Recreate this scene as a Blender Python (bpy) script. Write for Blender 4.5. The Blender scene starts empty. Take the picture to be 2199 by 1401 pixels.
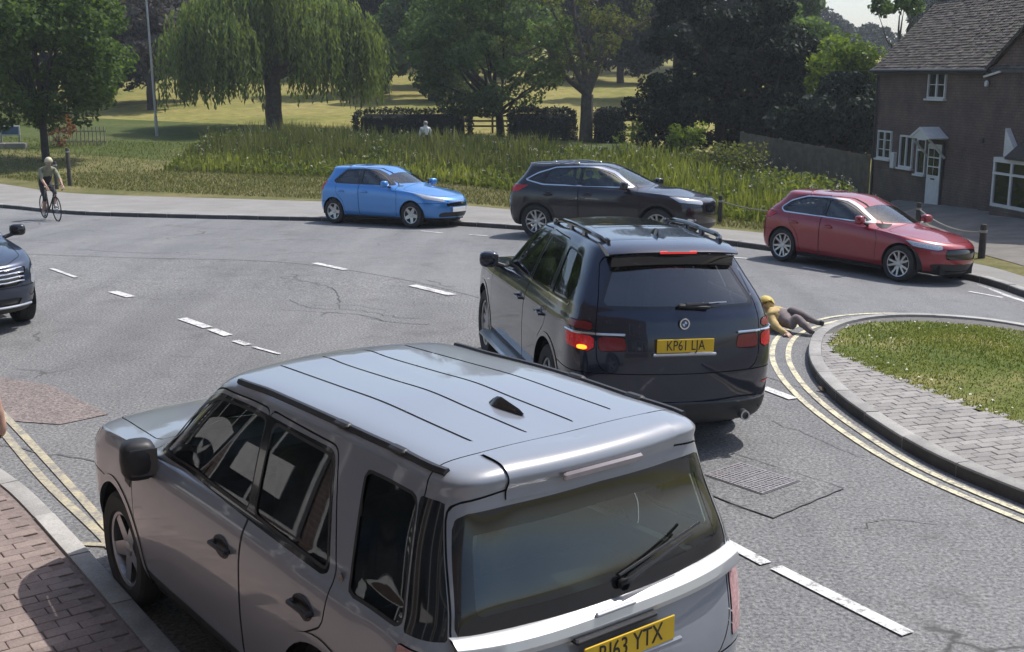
import bpy, bmesh, math, random, zlib
import numpy as np
from mathutils import Vector, Matrix, Euler

random.seed(7)
RNG = np.random.default_rng(11)
rad = math.radians
scene = bpy.context.scene
COL = scene.collection

# ------------------------------------------------------------------ camera
cam_data = bpy.data.cameras.new('camera')
cam_data.sensor_width = 36.0
cam_data.lens = 36.0 * 2500.0 / 2199.0
cam_data.clip_start = 0.05
cam_data.clip_end = 3000.0
camera = bpy.data.objects.new('camera', cam_data)
camera.location = (0.0, 0.0, 3.29)
camera.rotation_euler = (rad(90.0 - 12.15), 0.0, 0.0)
COL.objects.link(camera)
scene.camera = camera

# ------------------------------------------------------------------ sky, sun, exposure
SUN_AZ, SUN_EL = rad(52.0), rad(58.0)      # clockwise from +Y, above the horizon
world = bpy.data.worlds.new('World')
scene.world = world
world.use_nodes = True
wnt = world.node_tree
bg = wnt.nodes['Background']
sky_tex = wnt.nodes.new('ShaderNodeTexSky')
sky_tex.sky_type = 'NISHITA'
sky_tex.sun_disc = False
sky_tex.sun_elevation = SUN_EL
sky_tex.sun_rotation = SUN_AZ
sky_tex.altitude = 50.0
sky_tex.air_density = 1.0
sky_tex.dust_density = 2.0
sky_tex.ozone_density = 1.0
wnt.links.new(sky_tex.outputs['Color'], bg.inputs['Color'])
bg.inputs['Strength'].default_value = 0.15
sun_data = bpy.data.lights.new('sun', 'SUN')
sun_data.energy = 3.9
sun_data.angle = rad(0.55)
sun_data.color = (1.0, 0.965, 0.915)
sun = bpy.data.objects.new('sun', sun_data)
sun_dir = Vector((math.sin(SUN_AZ) * math.cos(SUN_EL), math.cos(SUN_AZ) * math.cos(SUN_EL), math.sin(SUN_EL)))
sun.rotation_euler = sun_dir.to_track_quat('Z', 'Y').to_euler()
sun.location = (20, 20, 40)
COL.objects.link(sun)
scene.view_settings.view_transform = 'Standard'
scene.view_settings.look = 'None'
scene.view_settings.exposure = 0.28
scene.view_settings.gamma = 1.0
scene.view_settings.use_curve_mapping = False
scene.render.engine = 'CYCLES'
scene.cycles.use_denoising = True
scene.cycles.max_bounces = 8
scene.cycles.transparent_max_bounces = 12
scene.cycles.caustics_reflective = False
scene.cycles.caustics_refractive = False


# ------------------------------------------------------------------ helpers
def tag(o, label=None, cat=None, group=None, kind=None):
    if label: o['label'] = label
    if cat: o['category'] = cat
    if group: o['group'] = group
    if kind: o['kind'] = kind
    return o


def empty(name, loc=(0, 0, 0), rz=0.0, parent=None, rot=None):
    o = bpy.data.objects.new(name, None)
    o.empty_display_size = 0.2
    o.location = loc
    o.rotation_euler = rot if rot is not None else (0, 0, rz)
    COL.objects.link(o)
    if parent: o.parent = parent
    return o


def make_mesh(name, V, F, smooth=False, normals=None, mats=None, midx=None):
    me = bpy.data.meshes.new(name)
    me.from_pydata([tuple(v) for v in V], [], [tuple(f) for f in F])
    if mats:
        for m in (mats if isinstance(mats, (list, tuple)) else [mats]): me.materials.append(m)
    if midx is not None:
        me.polygons.foreach_set('material_index', np.asarray(midx, np.int32))
    if smooth or normals is not None:
        me.polygons.foreach_set('use_smooth', np.ones(len(me.polygons), bool))
    me.update()
    if normals is not None:
        me.normals_split_custom_set_from_vertices([tuple(n) for n in normals])
    return me


def link(name, me, parent=None, loc=None, rot=None, scale=None):
    o = bpy.data.objects.new(name, me)
    COL.objects.link(o)
    if parent: o.parent = parent
    if loc is not None: o.location = loc
    if rot is not None: o.rotation_euler = rot
    if scale is not None: o.scale = scale
    return o


def quads_mesh(name, V, nper, mats, attr=None, smooth=False):
    """V: (n*nper,3) array, each run of nper vertices is one face."""
    V = np.ascontiguousarray(V, np.float32)
    nf = len(V) // nper
    me = bpy.data.meshes.new(name)
    me.vertices.add(len(V)); me.vertices.foreach_set('co', V.ravel())
    me.loops.add(len(V)); me.loops.foreach_set('vertex_index', np.arange(len(V), dtype=np.int32))
    me.polygons.add(nf); me.polygons.foreach_set('loop_start', np.arange(0, len(V), nper, dtype=np.int32))
    me.update(calc_edges=True)
    for m in (mats if isinstance(mats, (list, tuple)) else [mats]): me.materials.append(m)
    if attr is not None:
        for k, a in attr.items():
            at = me.attributes.new(k, 'FLOAT', 'FACE')
            at.data.foreach_set('value', np.asarray(a, np.float32))
    return me


class MB:
    """collects simple shapes into one mesh"""
    def __init__(self):
        self.V = []; self.F = []; self.M = []; self.m = 0

    def add(self, V, F):
        b = len(self.V)
        self.V += [tuple(v) for v in V]
        for f in F:
            self.F.append(tuple(b + i for i in f)); self.M.append(self.m)
        return self

    def box(self, c, s, rot=None, bev=0.0, taper=1.0):
        hx, hy, hz = s[0] / 2, s[1] / 2, s[2] / 2
        R = Euler(rot).to_matrix() if rot is not None else None
        c = Vector(c)
        if bev <= 0:
            P = [(-hx, -hy, -hz), (hx, -hy, -hz), (hx, hy, -hz), (-hx, hy, -hz),
                 (-hx * taper, -hy * taper, hz), (hx * taper, -hy * taper, hz), (hx * taper, hy * taper, hz), (-hx * taper, hy * taper, hz)]
            F = [(0, 3, 2, 1), (4, 5, 6, 7), (0, 1, 5, 4), (1, 2, 6, 5), (2, 3, 7, 6), (3, 0, 4, 7)]
        else:
            b = min(bev, hx * .95, hy * .95, hz * .95)
            P = []; F = []
            def ring(x, y, z):
                i = len(P); b = min(bev, hx * .95, hy * .95, hz * .95, x * .6, y * .6)
                P.extend([(-x, -y + b, z), (-x + b, -y, z), (x - b, -y, z), (x, -y + b, z), (x, y - b, z), (x - b, y, z), (-x + b, y, z), (-x, y - b, z)])
                return i
            r = []
            r.append(ring(hx - b, hy - b, -hz)); r.append(ring(hx, hy, -hz + b)); r.append(ring(hx * taper, hy * taper, hz - b)); r.append(ring((hx - b) * taper, (hy - b) * taper, hz))
            for a, d in zip(r[:-1], r[1:]):
                for k in range(8):
                    F.append((a + k, a + (k + 1) % 8, d + (k + 1) % 8, d + k))
            F.append(tuple(r[0] + k for k in range(7, -1, -1))); F.append(tuple(r[3] + k for k in range(8)))
        Q = []
        for p in P:
            v = Vector(p)
            if R: v = R @ v
            Q.append(v + c)
        return self.add(Q, F)

    def tube(self, path, r, n=8, caps=True):
        path = [Vector(p) for p in path]
        rs = r if isinstance(r, (list, tuple)) else [r] * len(path)
        V = []; F = []
        up = None
        for i, p in enumerate(path):
            t = (path[min(i + 1, len(path) - 1)] - path[max(i - 1, 0)])
            if t.length < 1e-9: t = Vector((0, 0, 1))
            t.normalize()
            if up is None:
                up = Vector((0, 0, 1)) if abs(t.z) < .9 else Vector((1, 0, 0))
            a = t.cross(up)
            if a.length < 1e-6: a = t.orthogonal()
            a.normalize(); b = a.cross(t); up = b
            for k in range(n):
                th = 2 * math.pi * k / n
                V.append(p + (a * math.cos(th) + b * math.sin(th)) * rs[i])
        for i in range(len(path) - 1):
            for k in range(n):
                F.append((i * n + k, i * n + (k + 1) % n, (i + 1) * n + (k + 1) % n, (i + 1) * n + k))
        if caps:
            F.append(tuple(range(n - 1, -1, -1))); F.append(tuple((len(path) - 1) * n + k for k in range(n)))
        return self.add(V, F)

    def sellip(self, c, s, rot=None, e=3.2, nu=16, nv=9):
        """superellipsoid: a softly rounded block"""
        R = Euler(rot).to_matrix() if rot is not None else Matrix.Identity(3)
        pw = lambda t: math.copysign(abs(t) ** (2 / e), t)
        V = []; F = []
        for j in range(nv):
            ph = -math.pi / 2 + math.pi * j / (nv - 1)
            for i in range(nu):
                th = 2 * math.pi * i / nu
                v = Vector((s[0] / 2 * pw(math.cos(ph)) * pw(math.cos(th)), s[1] / 2 * pw(math.cos(ph)) * pw(math.sin(th)), s[2] / 2 * pw(math.sin(ph))))
                V.append(R @ v + Vector(c))
        for j in range(nv - 1):
            for i in range(nu): F.append((j * nu + i, j * nu + (i + 1) % nu, (j + 1) * nu + (i + 1) % nu, (j + 1) * nu + i))
        return self.add(V, F)

    def lathe(self, prof, c=(0, 0, 0), axis='Z', n=24, a0=0.0, a1=2 * math.pi):
        V = []; F = []
        full = abs(a1 - a0 - 2 * math.pi) < 1e-6
        m = n if full else n + 1
        for k in range(m):
            th = a0 + (a1 - a0) * k / n
            for (r, z) in prof:
                p = (r * math.cos(th), r * math.sin(th), z)
                if axis == 'Y': p = (p[0], p[2], p[1])
                elif axis == 'X': p = (p[2], p[0], p[1])
                V.append((p[0] + c[0], p[1] + c[1], p[2] + c[2]))
        L = len(prof)
        for k in range(n):
            k2 = (k + 1) % m
            for i in range(L - 1):
                F.append((k * L + i, k2 * L + i, k2 * L + i + 1, k * L + i + 1))
        return self.add(V, F)

    def prism(self, poly, ax, a, b):
        """poly of 2D points extruded along axis ax from a to b"""
        n = len(poly)
        def mk(p, t):
            return {'X': (t, p[0], p[1]), 'Y': (p[0], t, p[1]), 'Z': (p[0], p[1], t)}[ax]
        V = [mk(p, a) for p in poly] + [mk(p, b) for p in poly]
        F = [tuple(range(n - 1, -1, -1)), tuple(range(n, 2 * n))] + [(i, (i + 1) % n, n + (i + 1) % n, n + i) for i in range(n)]
        return self.add(V, F)

    def build(self, name, mat, parent=None, smooth=False, **kw):
        me = make_mesh(name, self.V, self.F, smooth, None, mat, self.M if any(self.M) else None)
        if smooth == 'auto':
            pass
        bm = bmesh.new(); bm.from_mesh(me)
        bmesh.ops.recalc_face_normals(bm, faces=bm.faces)
        if smooth == 'auto':
            for f in bm.faces: f.smooth = True
            for e in bm.edges:
                if len(e.link_faces) == 2 and e.calc_face_angle(0) > 0.6: e.smooth = False
        bm.to_mesh(me); bm.free()
        return link(name, me, parent, **kw)


# ------------------------------------------------------------------ materials
MATS = {}


class NT:
    def __init__(self, name):
        self.mat = bpy.data.materials.new(name); self.mat.use_nodes = True
        self.t = self.mat.node_tree
        self.b = self.t.nodes['Principled BSDF']
        self.out = self.t.nodes['Material Output']

    def n(self, typ, **kw):
        nd = self.t.nodes.new(typ)
        for k, v in kw.items():
            if k.startswith('i_'):
                key = k[2:]
                key = int(key) if key.isdigit() else key
                nd.inputs[key].default_value = v
            else: setattr(nd, k, v)
        return nd

    def l(self, a, b): self.t.links.new(a, b)

    def coords(self, kind='Object'):
        return self.n('ShaderNodeTexCoord').outputs[kind]

    def pos(self):
        return self.n('ShaderNodeNewGeometry').outputs['Position']

    def noise(self, scale, vec=None, detail=4, rough=.55, dist=0.0):
        nd = self.n('ShaderNodeTexNoise')
        nd.inputs['Scale'].default_value = scale; nd.inputs['Detail'].default_value = detail
        nd.inputs['Roughness'].default_value = rough; nd.inputs['Distortion'].default_value = dist
        if vec is not None: self.l(vec, nd.inputs['Vector'])
        return nd.outputs['Fac']

    def ramp(self, fac, stops, interp='LINEAR'):
        nd = self.n('ShaderNodeValToRGB'); nd.color_ramp.interpolation = interp
        el = nd.color_ramp.elements
        while len(el) < len(stops): el.new(.5)
        for e, (p, c) in zip(el, stops):
            e.position = p; e.color = c if len(c) == 4 else (*c, 1)
        self.l(fac, nd.inputs['Fac'])
        return nd.outputs['Color']

    def mix(self, fac, a, b, mode='MIX'):
        nd = self.n('ShaderNodeMix', data_type='RGBA', blend_type=mode)
        for s, v in ((0, fac), (6, a), (7, b)):
            if hasattr(v, 'links') or hasattr(v, 'is_linked'): self.l(v, nd.inputs[s])
            else: nd.inputs[s].default_value = v if s == 0 else (v if len(v) == 4 else (*v, 1))
        return nd.outputs[2]

    def math(self, op, a, b=None, clamp=False):
        nd = self.n('ShaderNodeMath', operation=op, use_clamp=clamp)
        for s, v in ((0, a), (1, b)):
            if v is None: continue
            if hasattr(v, 'is_linked'): self.l(v, nd.inputs[s])
            else: nd.inputs[s].default_value = v
        return nd.outputs[0]

    def bump(self, h, strength=.3, dist=.01):
        nd = self.n('ShaderNodeBump'); nd.inputs['Strength'].default_value = strength; nd.inputs['Distance'].default_value = dist
        self.l(h, nd.inputs['Height']); self.l(nd.outputs['Normal'], self.b.inputs['Normal'])

    def base(self, c):
        if hasattr(c, 'is_linked'): self.l(c, self.b.inputs['Base Color'])
        else: self.b.inputs['Base Color'].default_value = (*c, 1)

    def set(self, **kw):
        names = dict(rough='Roughness', metal='Metallic', coat='Coat Weight', coatr='Coat Roughness', spec='Specular IOR Level',
                     trans='Transmission Weight', alpha='Alpha', estr='Emission Strength', sheen='Sheen Weight', sub='Subsurface Weight')
        for k, v in kw.items():
            if k == 'emit': self.b.inputs['Emission Color'].default_value = (*v, 1)
            elif hasattr(v, 'is_linked'): self.l(v, self.b.inputs[names[k]])
            else: self.b.inputs[names[k]].default_value = v
        return self


def flat(name, col, rough=.6, metal=0.0, var=.12, scale=6.0, **kw):
    """plain material with a light tonal mottling"""
    if name in MATS: return MATS[name]
    m = NT(name)
    if var > 0:
        nz = m.noise(scale, m.coords(), 5)
        lo = tuple(c * (1 - var) for c in col); hi = tuple(min(1, c * (1 + var)) for c in col)
        m.base(m.ramp(nz, [(.3, lo), (.7, hi)]))
    else: m.base(col)
    m.set(rough=rough, metal=metal, **kw)
    MATS[name] = m.mat
    return m.mat


def car_paint(name, col, metal=.55, rough=.38, coat=1.0, dust=.12):
    m = NT(name)
    g = m.coords()
    nz = m.noise(2.2, g, 6, .65)
    d = m.ramp(nz, [(.42, (0, 0, 0)), (.75, (dust, dust, dust))])
    m.base(m.mix(d, col, (.33, .31, .28)))
    fl = m.noise(900, g, 1)
    m.set(rough=m.math('ADD', m.math('MULTIPLY', fl, .06), rough - .03), metal=metal, coat=coat)
    m.set(coatr=m.math('ADD', m.math('MULTIPLY', nz, .08), .0))
    return m.mat


def glass(name, tint, alpha_mix=.6, rough=.02):
    """car window: tinted see-through pane with a mirror-like surface"""
    m = NT(name)
    t = m.t
    t.nodes.remove(m.b)
    tr = m.n('ShaderNodeBsdfTransparent'); tr.inputs['Color'].default_value = (*tint, 1)
    gl = m.n('ShaderNodeBsdfGlossy'); gl.inputs['Roughness'].default_value = rough; gl.inputs['Color'].default_value = (.95, .97, 1, 1)
    fr = m.n('ShaderNodeFresnel'); fr.inputs['IOR'].default_value = 1.52
    f = m.math('ADD', m.math('MULTIPLY', fr.outputs[0], 1.0), alpha_mix, True)
    mx = m.n('ShaderNodeMixShader'); m.l(f, mx.inputs[0]); m.l(tr.outputs[0], mx.inputs[1]); m.l(gl.outputs[0], mx.inputs[2])
    m.l(mx.outputs[0], m.out.inputs['Surface'])
    return m.mat


BLACK_PLASTIC = flat('black_plastic', (.018, .018, .02), .5, var=.2)
BLACK_GLOSS = flat('black_gloss', (.008, .008, .01), .12, var=0, coat=.6)
RUBBER = flat('rubber', (.02, .02, .02), .75, var=.25, scale=20)
DARK = flat('underbody_dark', (.008, .008, .008), .9, var=0)
CHROME = flat('chrome', (.72, .73, .75), .14, 1.0, var=0)
SATIN = flat('satin_metal', (.5, .51, .53), .3, .9, var=.05)
ALLOY = flat('alloy', (.42, .43, .45), .28, .9, var=.12)
ALLOY_DARK = flat('alloy_dark', (.06, .06, .065), .35, .7, var=.1)
RED_LENS = flat('red_lens', (.50, .010, .014), .25, var=.25, scale=40, coat=.3)
DARK_RED = flat('dark_red_lens', (.20, .008, .012), .22, var=.2, scale=40, coat=.3)
CLEAR_LENS = flat('clear_lens', (.5, .52, .54), .08, .5, var=.3, scale=50, coat=1.0)
PLATE_YEL = flat('plate_yellow', (.74, .47, .018), .35, var=.05)
PLATE_WHT = flat('plate_white', (.75, .75, .73), .35, var=.05)
PLATE_INK = flat('plate_ink', (.01, .01, .01), .4, var=0)
SEAT_MAT = flat('seat_cloth', (.035, .034, .036), .85, var=.2, scale=30)
DASH_MAT = flat('dashboard', (.025, .025, .027), .7, var=.2)
_m = NT('amber_lit'); _m.base((.9, .25, .01)); _m.set(rough=.2, emit=(1.0, .17, .01), estr=4.0); AMBER_LIT = _m.mat
_m = NT('brake_lit'); _m.base((.6, .02, .02)); _m.set(rough=.2, emit=(1.0, .03, .02), estr=.55); BRAKE_LIT = _m.mat
_m = NT('tail_lamp_lit'); _z = _m.ramp(_m.noise(45, _m.coords(), 3), [(.35, (.22, .006, .01)), (.65, (.60, .015, .02))]); _m.base(_z); _m.set(rough=.22, coat=.4, emit=(1.0, .02, .02), estr=.10); TAIL_LIT = _m.mat
# ------------------------------------------------------------------ cars: lofted shell, cut into panels
def cr_segments(P, ns, g0=None, g1=None):
    """centripetal Catmull-Rom through P (K, ..., 3); ns samples per segment; returns (sum(ns)+1, ..., 3)"""
    P = np.asarray(P, float)
    g0 = 2 * P[0] - P[1] if g0 is None else g0
    g1 = 2 * P[-1] - P[-2] if g1 is None else g1
    Q = np.concatenate([g0[None], P, g1[None]], 0)
    d = np.sqrt(np.maximum(np.linalg.norm(Q[1:] - Q[:-1], axis=-1), 1e-4))
    T = np.concatenate([np.zeros_like(d[:1]), np.cumsum(d, 0)], 0)[..., None]
    out = []
    for i in range(len(P) - 1):
        p0, p1, p2, p3 = Q[i:i + 4]; t0, t1, t2, t3 = T[i:i + 4]
        n = ns[i]
        for k in range(n + (1 if i == len(P) - 2 else 0)):
            t = t1 + (t2 - t1) * (k / n)
            a1 = (t1 - t) / (t1 - t0) * p0 + (t - t0) / (t1 - t0) * p1
            a2 = (t2 - t) / (t2 - t1) * p1 + (t - t1) / (t2 - t1) * p2
            a3 = (t3 - t) / (t3 - t2) * p2 + (t - t2) / (t3 - t2) * p3
            b1 = (t2 - t) / (t2 - t0) * a1 + (t - t0) / (t2 - t0) * a2
            b2 = (t3 - t) / (t3 - t1) * a2 + (t - t1) / (t3 - t1) * a3
            out.append((t2 - t) / (t2 - t1) * b1 + (t - t1) / (t2 - t1) * b2)
    return np.stack(out)


def ring(xf, xr, w, z, cf=.42, cr=.22, y2=.90, y6=.93, ff=.45, fr=.45):
    if not isinstance(z, (tuple, list)): z = (z,) * 5
    if len(z) == 3: z = (z[0], (z[0] * .7 + z[1] * .3), z[1], (z[1] * .3 + z[2] * .7), z[2])
    a, b, c, d, e = z
    L = lambda p, q, t: p + (q - p) * t
    Z = [a, L(a, b, .4), b, L(b, c, .55), c, L(c, d, .45), d, L(d, e, .6), e]
    X = [xf, xf - .2 * cf, xf - .75 * cf, xf - cf - ff, (xf - cf - ff + xr + cr + fr) / 2, xr + cr + fr, xr + .75 * cr, xr + .2 * cr, xr]
    Y = [0, .52 * w, y2 * w, .985 * w, w, .985 * w, y6 * w, .55 * w, 0]
    return np.stack([X, Y, Z], -1)


def sdf_poly(px, py, poly):
    poly = np.asarray(poly, float)
    d = np.full(px.shape, 1e18); inside = np.zeros(px.shape, bool)
    n = len(poly)
    for i in range(n):
        a = poly[i]; b = poly[(i + 1) % n]
        ex, ey = b - a
        wx, wy = px - a[0], py - a[1]
        t = np.clip((wx * ex + wy * ey) / (ex * ex + ey * ey + 1e-12), 0, 1)
        d = np.minimum(d, (wx - ex * t) ** 2 + (wy - ey * t) ** 2)
        c = (a[1] > py) != (b[1] > py)
        with np.errstate(divide='ignore', invalid='ignore'):
            xi = (b[0] - a[0]) * (py - a[1]) / (b[1] - a[1]) + a[0]
        inside ^= c & (px < xi)
    d = np.sqrt(d)
    return np.where(inside, -d, d)


def rpoly(pts, r=.05, n=4):
    """polygon with rounded corners; a point may carry its own radius as third value"""
    out = []
    m = len(pts)
    for i in range(m):
        p = np.array(pts[i][:2], float); rr = pts[i][2] if len(pts[i]) > 2 else r
        a = np.array(pts[i - 1][:2], float); b = np.array(pts[(i + 1) % m][:2], float)
        la, lb = np.linalg.norm(a - p), np.linalg.norm(b - p)
        k = min(rr, la * .48, lb * .48)
        if k < 1e-4: out.append(p); continue
        q0 = p + (a - p) / la * k; q1 = p + (b - p) / lb * k
        for j in range(n + 1):
            t = j / n
            out.append((1 - t) ** 2 * q0 + 2 * t * (1 - t) * p + t * t * q1)
    return np.array(out)


class Shell:
    def __init__(self, rings, du=(6, 6, 14, 26, 26, 14, 7, 7), dv=5):
        R = np.stack(rings)
        flip = np.array([1, -1, 1.0])
        rows = np.stack([cr_segments(r, du, r[1] * flip, r[-2] * flip) for r in R])
        nsv = [dv] * (len(R) - 1)
        top = rows[-2] * flip
        G = cr_segments(rows, nsv, None, top)
        G[:, 0, 1] = 0; G[:, -1, 1] = 0; G[-1, :, 1] = 0
        self.G = G; self.du = np.concatenate([[0], np.cumsum(du)]); self.dv = dv
        dU = np.gradient(G, axis=1); dV = np.gradient(G, axis=0)
        dU[:, 0, 0] = 0; dU[:, 0, 2] = 0; dU[:, -1, 0] = 0; dU[:, -1, 2] = 0
        N = np.cross(dU, dV)
        N[-1] = N[-2] * .35; N[-1, :, 1] = 0
        ln = np.linalg.norm(N, axis=-1, keepdims=True)
        N = N / np.maximum(ln, 1e-12)
        c = G[len(G) // 2].mean(0) * np.array([1, 0, 1])
        if ((G - c) * N).sum() < 0: N = -N; self.fl = True
        else: self.fl = False
        N[-1] = np.array([0, 0, 1.0])
        seg = np.linalg.norm((G[:, 1:] - G[:, :-1])[..., :2], axis=-1)
        s = np.concatenate([np.zeros((len(G), 1)), np.cumsum(seg, 1)], 1)
        sr = s[:, -1:] - s
        self.D = [tuple(v) for v in np.concatenate([G, N, s[..., None], sr[..., None]], -1).reshape(-1, 8)]
        nv, nu = G.shape[:2]
        F = []
        for i in range(nv - 1):
            for j in range(nu - 1):
                a = i * nu + j
                q = (a, a + 1, a + nu + 1, a + nu)
                F.append(q[::-1] if self.fl else q)
        self.rest = F
        self.cache = {}
        self.out = []

    def arr(self): return np.array(self.D)

    def surf(self, u, v):
        i = v * self.dv
        ui = np.interp(u, np.arange(9), self.du)
        i0 = int(min(i, len(self.G) - 1.001)); j0 = int(min(ui, self.G.shape[1] - 1.001)); a = i - i0; b = ui - j0
        g = self.G
        return Vector(((1 - a) * (1 - b) * g[i0, j0] + a * (1 - b) * g[i0 + 1, j0] + (1 - a) * b * g[i0, j0 + 1] + a * b * g[i0 + 1, j0 + 1]))

    def cut(self, fn, faces=None):
        """splits faces (default: the rest) by fn<0; returns the inside, keeps the outside as rest (or returns both)"""
        own = faces is None
        faces = self.rest if own else faces
        A = self.arr()
        f = fn(A)
        fl = f.tolist()
        ins, outs = [], []
        cache = {}
        D = self.D
        for fc in faces:
            v = [fl[i] for i in fc]
            if min(v) >= 0: outs.append(fc); continue
            if max(v) < 0: ins.append(fc); continue
            pi, po = [], []
            n = len(fc)
            for k in range(n):
                i, j = fc[k], fc[(k + 1) % n]
                a, b = fl[i], fl[j]
                (pi if a < 0 else po).append(i)
                if (a < 0) != (b < 0):
                    key = (i, j) if i < j else (j, i)
                    m = cache.get(key)
                    if m is None:
                        fa, fb = fl[key[0]], fl[key[1]]
                        t = fa / (fa - fb)
                        p, q = D[key[0]], D[key[1]]
                        D.append(tuple(p[x] + (q[x] - p[x]) * t for x in range(8)))
                        m = len(D) - 1
                        cache[key] = m
                    pi.append(m); po.append(m)
            if len(pi) > 2: ins.append(tuple(pi))
            if len(po) > 2: outs.append(tuple(po))
        if own: self.rest = outs; return ins
        return ins, outs

    def comps(self, faces):
        par = {}
        def fd(a):
            while par[a] != a: par[a] = par[par[a]]; a = par[a]
            return a
        # weld cut points that coincide
        key = {}
        def vid(i):
            k = tuple(round(c, 4) for c in self.D[i][:3])
            return key.setdefault(k, i)
        for f in faces:
            v = [vid(i) for i in f]
            for a in v: par.setdefault(a, a)
            for a in v[1:]: par[fd(a)] = fd(v[0])
        out = {}
        for f in faces: out.setdefault(fd(vid(f[0])), []).append(f)
        return sorted(out.values(), key=len, reverse=True)

    def near(self, sr, z, lift=0.0, end=-1):
        """surface point of the left half at arc position sr from the end centre and height z"""
        A = self.arr(); d = (A[:, 7 if end < 0 else 6] - sr) ** 2 + (A[:, 2] - z) ** 2 + (A[:, 0] * end < 0) * 9
        k = np.argsort(d)[:6]; w = 1 / (d[k] + 1e-5); w /= w.sum()
        p = (A[k] * w[:, None]).sum(0)
        return Vector((p[0] + p[3] * lift, p[1] + p[4] * lift, z))

    def mesh(self, name, faces, mat, off=0.0, side=0):
        """side 0: both halves joined, +1 left, -1 right"""
        if not faces: return None
        ids = sorted({i for f in faces for i in f}); mp = {o: k for k, o in enumerate(ids)}
        A = self.arr()[ids]
        P = A[:, :3] + A[:, 3:6] * off; N = A[:, 3:6]
        F = [tuple(mp[i] for i in f) for f in faces]
        V = []; NN = []; FF = []
        if side >= 0: V.append(P); NN.append(N); FF += F
        if side <= 0:
            b = len(P) if side == 0 else 0
            m = np.array([1, -1, 1.0]); V.append(P * m); NN.append(N * m)
            FF += [tuple(b + i for i in f[::-1]) for f in F]
        V = np.concatenate(V); NN = np.concatenate(NN)
        NN = NN / np.maximum(np.linalg.norm(NN, axis=1, keepdims=True), 1e-9)
        return make_mesh(name, V, FF, True, NN, mat)


def P_side(poly): return lambda A: sdf_poly(A[:, 0], A[:, 2], poly)
def P_front(poly): return lambda A: np.maximum(sdf_poly(A[:, 6], A[:, 2], poly), .2 - A[:, 0])
def P_rear(poly): return lambda A: np.maximum(sdf_poly(A[:, 7], A[:, 2], poly), A[:, 0] + .2)
def P_top(poly, zmin): return lambda A: np.maximum(sdf_poly(A[:, 0], A[:, 1], poly), zmin - A[:, 2])
def off(fn, d): return lambda A: fn(A) + d
def sym(half):
    """half outline in (s, z), first and last point on the centre line, closed a little past it"""
    return [(-.6, half[0][1])] + list(half) + [(-.6, half[-1][1])]


def make_wheel(parent, x, y, r, rim_r, width, spokes, side, rim_mat, steer=0.0, twin=False, dark=None):
    hub = MB()
    hub.lathe([(0, -.02), (rim_r * .62, -.02), (rim_r * .62, .0), (.0, .0)], axis='Y', n=20)
    hub.lathe([(.0, side * width * .30), (.035, side * width * .30), (.05, side * width * .22)], axis='Y', n=12)
    w = hub.build('wheel', flat('brake_disc', (.16, .15, .15), .4, .8), parent)
    w.location = (x, y, r); w.rotation_euler = (0, random.uniform(0, 1.2), 0)
    if steer: w.rotation_euler = (0, 0, steer)
    hw = width / 2
    t = MB()
    prof = [(rim_r - .008, -hw * .80), (rim_r + .012, -hw * .96), (r - .035, -hw), (r - .010, -hw * .86), (r, -hw * .62), (r, -hw * .14), (r - .006, -hw * .12), (r - .006, -hw * .08), (r, -hw * .06),
            (r, hw * .06), (r - .006, hw * .08), (r - .006, hw * .12), (r, hw * .14), (r, hw * .62), (r - .010, hw * .86), (r - .035, hw), (rim_r + .012, hw * .96), (rim_r - .008, hw * .80)]
    t.lathe(prof, axis='Y', n=36)
    t.build('tyre', RUBBER, w, smooth='auto')
    m = MB()
    o = side * hw
    m.lathe([(rim_r - .002, -o * .8), (rim_r - .02, -o * .7), (rim_r - .035, o * .2), (rim_r - .02, o * .80), (rim_r + .003, o * .86), (rim_r + .003, o * .80)], axis='Y', n=36)
    for k in range(spokes):
        for tw in ((-.16, .16) if twin else (0,)):
            a = 2 * math.pi * k / spokes + tw
            a2 = 2 * math.pi * k / spokes + tw * 1.6
            wd0, wd1 = (.022, .018) if twin else (.040, .030)
            if spokes <= 6 and not twin: wd0, wd1 = .05, .038
            c0, s0, c1, s1 = math.cos(a), math.sin(a), math.cos(a2), math.sin(a2)
            r0, r1 = .045, rim_r - .012
            y0, y1 = o * .62, o * .76
            V = []
            for (rr, cc, ss, wd, yy) in ((r0, c0, s0, wd0, y0), (r1, c1, s1, wd1, y1)):
                for sg in (-1, 1):
                    V.append((rr * cc - sg * wd * ss, yy, rr * ss + sg * wd * cc))
                for sg in (1, -1):
                    V.append((rr * cc - sg * wd * .8 * ss, yy - side * .03, rr * ss + sg * wd * .8 * cc))
            m.add(V, [(0, 1, 5, 4), (1, 2, 6, 5), (2, 3, 7, 6), (3, 0, 4, 7)])
    m.lathe([(0, o * .70), (.045, o * .68), (.055, o * .60), (.055, o * .3)], axis='Y', n=16)
    m.build('rim', rim_mat, w)
    return w


def text_mesh(s, size, mat, xs=1.0, extrude=.001, align='CENTER'):
    cu = bpy.data.curves.new('lettering', 'FONT'); cu.body = s; cu.size = size; cu.extrude = extrude
    cu.align_x = align; cu.align_y = 'CENTER'; cu.resolution_u = 3
    ob = bpy.data.objects.new('lettering', cu); COL.objects.link(ob)
    dg = bpy.context.evaluated_depsgraph_get()
    me = bpy.data.meshes.new_from_object(ob.evaluated_get(dg))
    bpy.data.objects.remove(ob)
    me.transform(Matrix.Diagonal((xs, 1, 1, 1)))
    me.materials.clear(); me.materials.append(mat)
    return me


def number_plate(parent, text, loc, rot, mat, w=.52, h=.111, xs=.80, size=.115, gapw=.0):
    p = MB().box((0, 0, 0), (w, h, .008), bev=.004).build('number_plate', mat, parent, loc=loc, rot=rot)
    if text:
        t = link('plate_lettering', text_mesh(text, size, PLATE_INK, xs), p, loc=(0, 0, .0052))
    return p


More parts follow.
